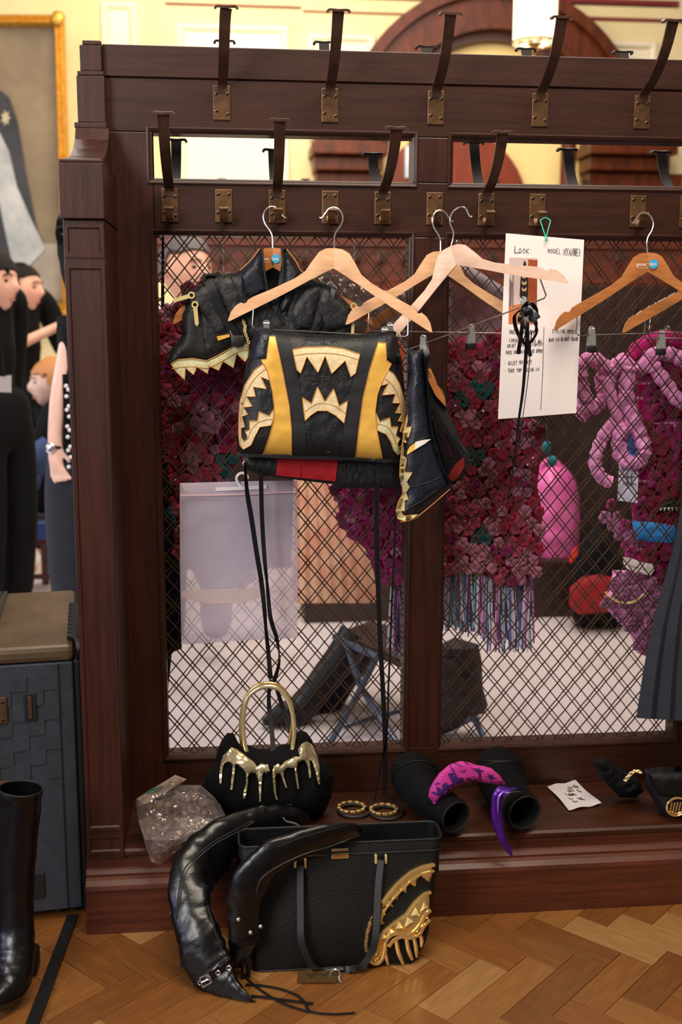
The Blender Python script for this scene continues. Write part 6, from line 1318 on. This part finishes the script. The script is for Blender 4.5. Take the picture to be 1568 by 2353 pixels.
def person(label, base, joints, skin, head, parts, hairM, style, bodyM=m_skin, group='people in the hall'):
    root = empty('person', base, label, 'person', group)
    bm = skinobj('body', {k: v for k, v in joints.items()}, skin, bodyM, root); bm, _ = headbm(*head, bm=bm)
    # weld head and body into one continuous surface
    me = bpy.data.meshes.new('b'); bm.to_mesh(me); bm.free(); o = bpy.data.objects.new('b', me); COL.objects.link(o); rm = o.modifiers.new('r', 'REMESH'); rm.mode = 'VOXEL'; rm.voxel_size = .0075; rm.use_smooth_shade = True
    dg = bpy.context.evaluated_depsgraph_get(); m2 = bpy.data.meshes.new_from_object(o.evaluated_get(dg)); bpy.data.objects.remove(o); bm = B(); bm.from_mesh(m2); bpy.data.meshes.remove(m2)
    seen = set(); best = []
    for v in bm.verts:
        if v in seen: continue
        st = [v]; seen.add(v); isl = []
        while st:
            a = st.pop(); isl.append(a)
            for e in a.link_edges:
                b = e.other_vert(a)
                if b not in seen: seen.add(b); st.append(b)
        if len(isl) > len(best): best = isl
    keep = set(best); bmesh.ops.delete(bm, geom=[v for v in bm.verts if v not in keep], context='VERTS')
    mk('body', bm, bodyM, root); headbits(root, *head, hairM, style)
    for nm, nodes, ed, M in parts: bm = skinobj(nm, nodes, ed, M, root); mk(nm, bm, M, root)
    return root
def std(cx_, cy_, H, yaw, arms=None):
    """joints of a standing figure of height H facing yaw"""
    Rm = Matrix.Rotation(R(yaw), 3, 'Z'); a = lambda x, y, z: V((cx_, cy_, 0))+(Rm @ V((x*H, y*H, z*H)))
    J = {'pel': (a(0, 0, .53), .085), 'wst': (a(0, 0, .62), .075), 'chs': (a(0, 0, .74), .09), 'nb': (a(0, .01, .83), .05), 'nk': (a(0, 0, .875), .034)}
    E_ = [('pel', 'wst'), ('wst', 'chs'), ('chs', 'nb'), ('nb', 'nk')]
    for s, n in ((-1, 'l'), (1, 'r')):
        J['h'+n] = (a(s*.055, 0, .49), .075); J['k'+n] = (a(s*.06, -.01, .28), .048); J['an'+n] = (a(s*.06, .01, .045), .034); J['to'+n] = (a(s*.065, -.09, .02), .026)
        E_ += [('pel', 'h'+n), ('h'+n, 'k'+n), ('k'+n, 'an'+n), ('an'+n, 'to'+n)]
        d = (arms or {}).get(n) or ((s*.135, 0, .62), (s*.145, -.04, .47))
        J['s'+n] = (a(s*.105, 0, .815), .046); J['e'+n] = (a(*d[0]), .034); J['w'+n] = (a(*d[1]), .023)
        E_ += [('nb', 's'+n), ('s'+n, 'e'+n), ('e'+n, 'w'+n)]
        w3, e3 = J['w'+n][0], J['e'+n][0]; dr = (w3-e3).normalized(); sd_ = dr.cross(V((0, 1, .2))).normalized(); J['p'+n] = (w3+dr*.045, (.030, .016)); E_.append(('w'+n, 'p'+n))
        for f in range(4):
            J['f%d%s' % (f, n)] = (w3+dr*.082+sd_*(.010*(f-1.5)*1.8), .0085); J['g%d%s' % (f, n)] = (w3+dr*(.115-.006*abs(f-1.5)*2)+sd_*(.010*(f-1.5)*2)+V((0, -.012, 0)), .0075); E_ += [('p'+n, 'f%d%s' % (f, n)), ('f%d%s' % (f, n), 'g%d%s' % (f, n))]
        J['t'+n] = (w3+dr*.035+sd_*.038, .009); J['u'+n] = (w3+dr*.07+sd_*.05, .008); E_ += [('w'+n, 't'+n), ('t'+n, 'u'+n)]
    return J, E_, a
def clothes(J, keys, edges, grow, extra=None):
    n = {k: (J[k][0], (J[k][1] if not isinstance(J[k][1], tuple) else J[k][1][0])+grow) for k in keys}
    if extra: n.update(extra)
    return n, edges
def outfit(J, sleeves, topM, botM, long=True, wide=.02):
    tk = ['chs', 'wst', 'pel', 'nb']; te = [('chs', 'wst'), ('wst', 'pel'), ('chs', 'nb')]
    for n in 'lr':
        tk += ['s'+n]; te += [('nb', 's'+n)]
        if sleeves: tk += ['e'+n]; te += [('s'+n, 'e'+n)]
        if sleeves and long: tk += ['w'+n]; te += [('e'+n, 'w'+n)]
    bk2 = ['pel', 'wst']; be = [('wst', 'pel')]
    for n in 'lr': bk2 += ['h'+n, 'k'+n, 'an'+n]; be += [('pel', 'h'+n), ('h'+n, 'k'+n), ('k'+n, 'an'+n)]
    a, b = clothes(J, tk, te, .028); c, d = clothes(J, bk2, be, wide)
    return [('top', a, b, topM), ('trousers', c, d, botM)]
# woman in black at the left edge, in profile
c = W(-12, 652, 2.3); J, E_, a = std(c.x-.035, 2.3, 1.76, 62, {'l': ((-.12, .0, .62), (-.12, -.02, .47)), 'r': ((.11, .03, .62), (.10, .03, .47))})
p1 = person('woman in black with dark hair and a badge, walking past at left edge', (c.x, 2.3, 0), J, E_, (V((c.x, 2.28, c.z)), .25, 62), outfit(J, True, m_cloth, m_cloth, wide=.05), m_hair, 'bangs')
bm = B(); q4 = [W(x, y, 2.02) for x, y in ((-20, 868), (26, 862), (26, 902), (-20, 900))]; prism(bm, q4, (0, .004, 0)); mk('name_badge', bm, mat('badge', (170, 160, 160), .5), p1, smooth=False)
bm = B(); tube(bm, [W(-10, 760, 2.05), W(5, 800, 2.04), W(10, 865, 2.02)], .006, 6); mk('lanyard', bm, m_cloth, p1)
# woman behind, raising a hand
c = W(50, 665, 3.5); J, E_, a = std(c.x-.02, 3.5, 1.78, 55, {'l': ((-.13, -.05, .66), (.02, -.20, .76)), 'r': ((.17, -.03, .64), (.10, -.22, .77))})
e = W(112, 800, 2.95); h_ = W(122, 745, 2.8); 
p2 = person('long haired woman in black raising one bare forearm, behind the first', (c.x, 3.5, 0), J, E_, (V((c.x, 3.47, c.z)), .25, 75), outfit(J, True, m_cloth, m_cloth, long=False, wide=.04), m_hair, 'long')
# standing woman with bare arm at the edge of the post
c = W(200, 1000, 1.45); J, E_, a = std(W(205, 900, 1.45).x, 1.45, 1.66, -20)
sh = W(165, 770, 1.42); el = W(136, 915, 1.38); wr_ = W(122, 1030, 1.36); hd = W(134, 1085, 1.34)
J['sl'] = (sh, .042); J['el'] = (el, .036); J['wl'] = (wr_, .023); dr = (hd-wr_).normalized(); sd_ = V((1, 0, .2)); J['pl'] = (wr_+dr*.05, (.030, .017))
for f in range(4):
    J['f%dl' % f] = (wr_+dr*.09+sd_*(.016*(f-1.5)), .0085); J['g%dl' % f] = (wr_+dr*(.125)+sd_*(.017*(f-1.5)+.012), .0075)
J['tl'] = (wr_+dr*.03+sd_*.036, .009); J['ul'] = (wr_+dr*.065+sd_*.046, .008)
hc = V((J['nk'][0].x, 1.44, 1.62))
p4 = person('woman with bare arm, watch, studded black top and charcoal trousers beside rack', (J['pel'][0].x, 1.45, 0), J, E_, (hc, .23, -20), outfit(J, False, m_cloth, m_char, wide=.03), m_hair, 'long', bodyM=m_skinp)
bm = B(); ax = (el-wr_).normalized(); u = ax.orthogonal().normalized(); 
tube(bm, [wr_+ax*.005+(u*cos(t)+ax.cross(u)*sin(t))*.028 for t in [2*pi*k/16 for k in range(16)]], .006, 6, True); wt = mk('watch_strap', bm, m_rubber, p4)
bm = B(); ball(bm, wr_+ax*.002+V((-.004, -.028, 0)), .018, 1, .4, 1.1, 2); mk('watch_face', bm, m_chrome, wt)
for k in range(13):
    y = 880+k*15.5+(7 if k % 3 == 0 else 0); bm = B(); ball(bm, W(154+1.0*k*.5+(3 if k % 2 else -2), y, 1.33), .0075, sub=2); mk('pearl_stud', bm, m_pearl, p4)
bm = B(); strap(bm, [W(168, 860, 1.36), W(170, 940, 1.35), W(172, 1040, 1.35)], X1, .07, .02, 4); mk('top_side', bm, m_cloth, p4)
# seated ginger girl on a blue chair
c = W(122, 880, 2.9); sx, sy = c.x, 2.9; zs = .46
J = {'pel': (V((sx+.06, sy, zs+.06)), .10), 'wst': (V((sx+.05, sy, .66)), .085), 'chs': (V((sx+.03, sy, .82)), .10), 'nb': (V((sx+.02, sy, .93)), .05), 'nk': (V((sx+.01, sy, .98)), .035)}
E_ = [('pel', 'wst'), ('wst', 'chs'), ('chs', 'nb'), ('nb', 'nk')]
for s, n in ((-1, 'l'), (1, 'r')):
    J['s'+n] = (V((sx+.03, sy+s*.16, .90)), .045); J['e'+n] = (V((sx-.06, sy+s*.2, .70)), .035); J['w'+n] = (V((sx-.22, sy+s*.10, .62)), .024); J['p'+n] = (V((sx-.28, sy+s*.08, .61)), .026)
    J['h'+n] = (V((sx+.02, sy+s*.09, zs+.07)), .09); J['k'+n] = (V((sx-.38, sy+s*.10, zs+.08)), .06); J['an'+n] = (V((sx-.40, sy+s*.10, .10)), .04); J['to'+n] = (V((sx-.54, sy+s*.10, .03)), .03)
    E_ += [('nb', 's'+n), ('s'+n, 'e'+n), ('e'+n, 'w'+n), ('w'+n, 'p'+n), ('pel', 'h'+n), ('h'+n, 'k'+n), ('k'+n, 'an'+n), ('an'+n, 'to'+n)]
    for f in range(4): J['f%d%s' % (f, n)] = (V((sx-.33, sy+s*.08+(f-1.5)*.018, .605)), .009); J['g%d%s' % (f, n)] = (V((sx-.365, sy+s*.08+(f-1.5)*.018, .59)), .008); E_ += [('p'+n, 'f%d%s' % (f, n)), ('f%d%s' % (f, n), 'g%d%s' % (f, n))]
    J['t'+n] = (V((sx-.28, sy+s*.04, .63)), .009); E_.append(('w'+n, 't'+n))
J['k2'] = J['kl']
E_ = [e for e in E_]; J.pop('k2')
p3 = person('seated ginger girl with fringe in black top, facing left on blue chair', (sx, sy, 0), J, E_, (V((c.x+.005, sy-.01, c.z-.005)), .24, -78), outfit(J, True, m_cloth, m_cloth, wide=.03), m_hairr, 'bangs', bodyM=m_skinp)
bm = B(); tube(bm, [W(118, 1020, 2.66), W(80, 1060, 2.64), W(50, 1090, 2.63), W(90, 1110, 2.62)], [.05, .075, .07, .05], 14, sub=4); mk('denim_jacket_on_lap', bm, m_denim, p3)
cs = empty('chair', G(110, 1320, 0), 'dark red wooden chair with blue seat under the seated girl', 'chair')
CY = 2.9
for nm, (x0, y0, x1, y1, d0, d1), M in (('seat', (55, 1203, 152, 1240, -.2, .25), mat('blue_velvet', (34, 52, 116), .8, sheen=.3)), ('seat_rail', (60, 1241, 158, 1252, -.2, .25), mat('dark_red_wood', (70, 22, 24), .4)), ('leg', (142, 1252, 158, 1400, -.2, -.16), bpy.data.materials.get('dark_red_wood')), ('leg', (58, 1252, 70, 1400, -.2, -.16), bpy.data.materials.get('dark_red_wood')), ('stretcher', (70, 1322, 146, 1332, -.19, -.17), bpy.data.materials.get('dark_red_wood'))):
    M = M or bpy.data.materials['dark_red_wood']; a_ = W(x0, y0, CY-.2); b_ = W(x1, y1, CY-.2); bm = B(); box(bm, a_.x, b_.x, CY+d0, CY+d1, max(0, b_.z) if y1 < 1390 else 0, a_.z, .004); mk(nm, bm, M, cs, smooth=False)
for x in (58, 146):
    a_ = W(x, 1252, CY-.2); bm = B(); box(bm, a_.x, a_.x+.035, CY+.21, CY+.25, 0, a_.z, .004); mk('leg', bm, bpy.data.materials['dark_red_wood'], cs, smooth=False)
# person behind the left of the grille
c = W(428, 622, 1.7); J, E_, a = std(c.x, 1.72, c.z/.935, 20)
person('person with grey brown hair in white shirt behind the grille at upper left', (c.x, 1.72, 0), J, E_, (V((c.x, 1.7, c.z)), .25, 40), outfit(J, True, mat('white_shirt', (226, 214, 220), .8), m_char, wide=.03), m_hairg, 'short')
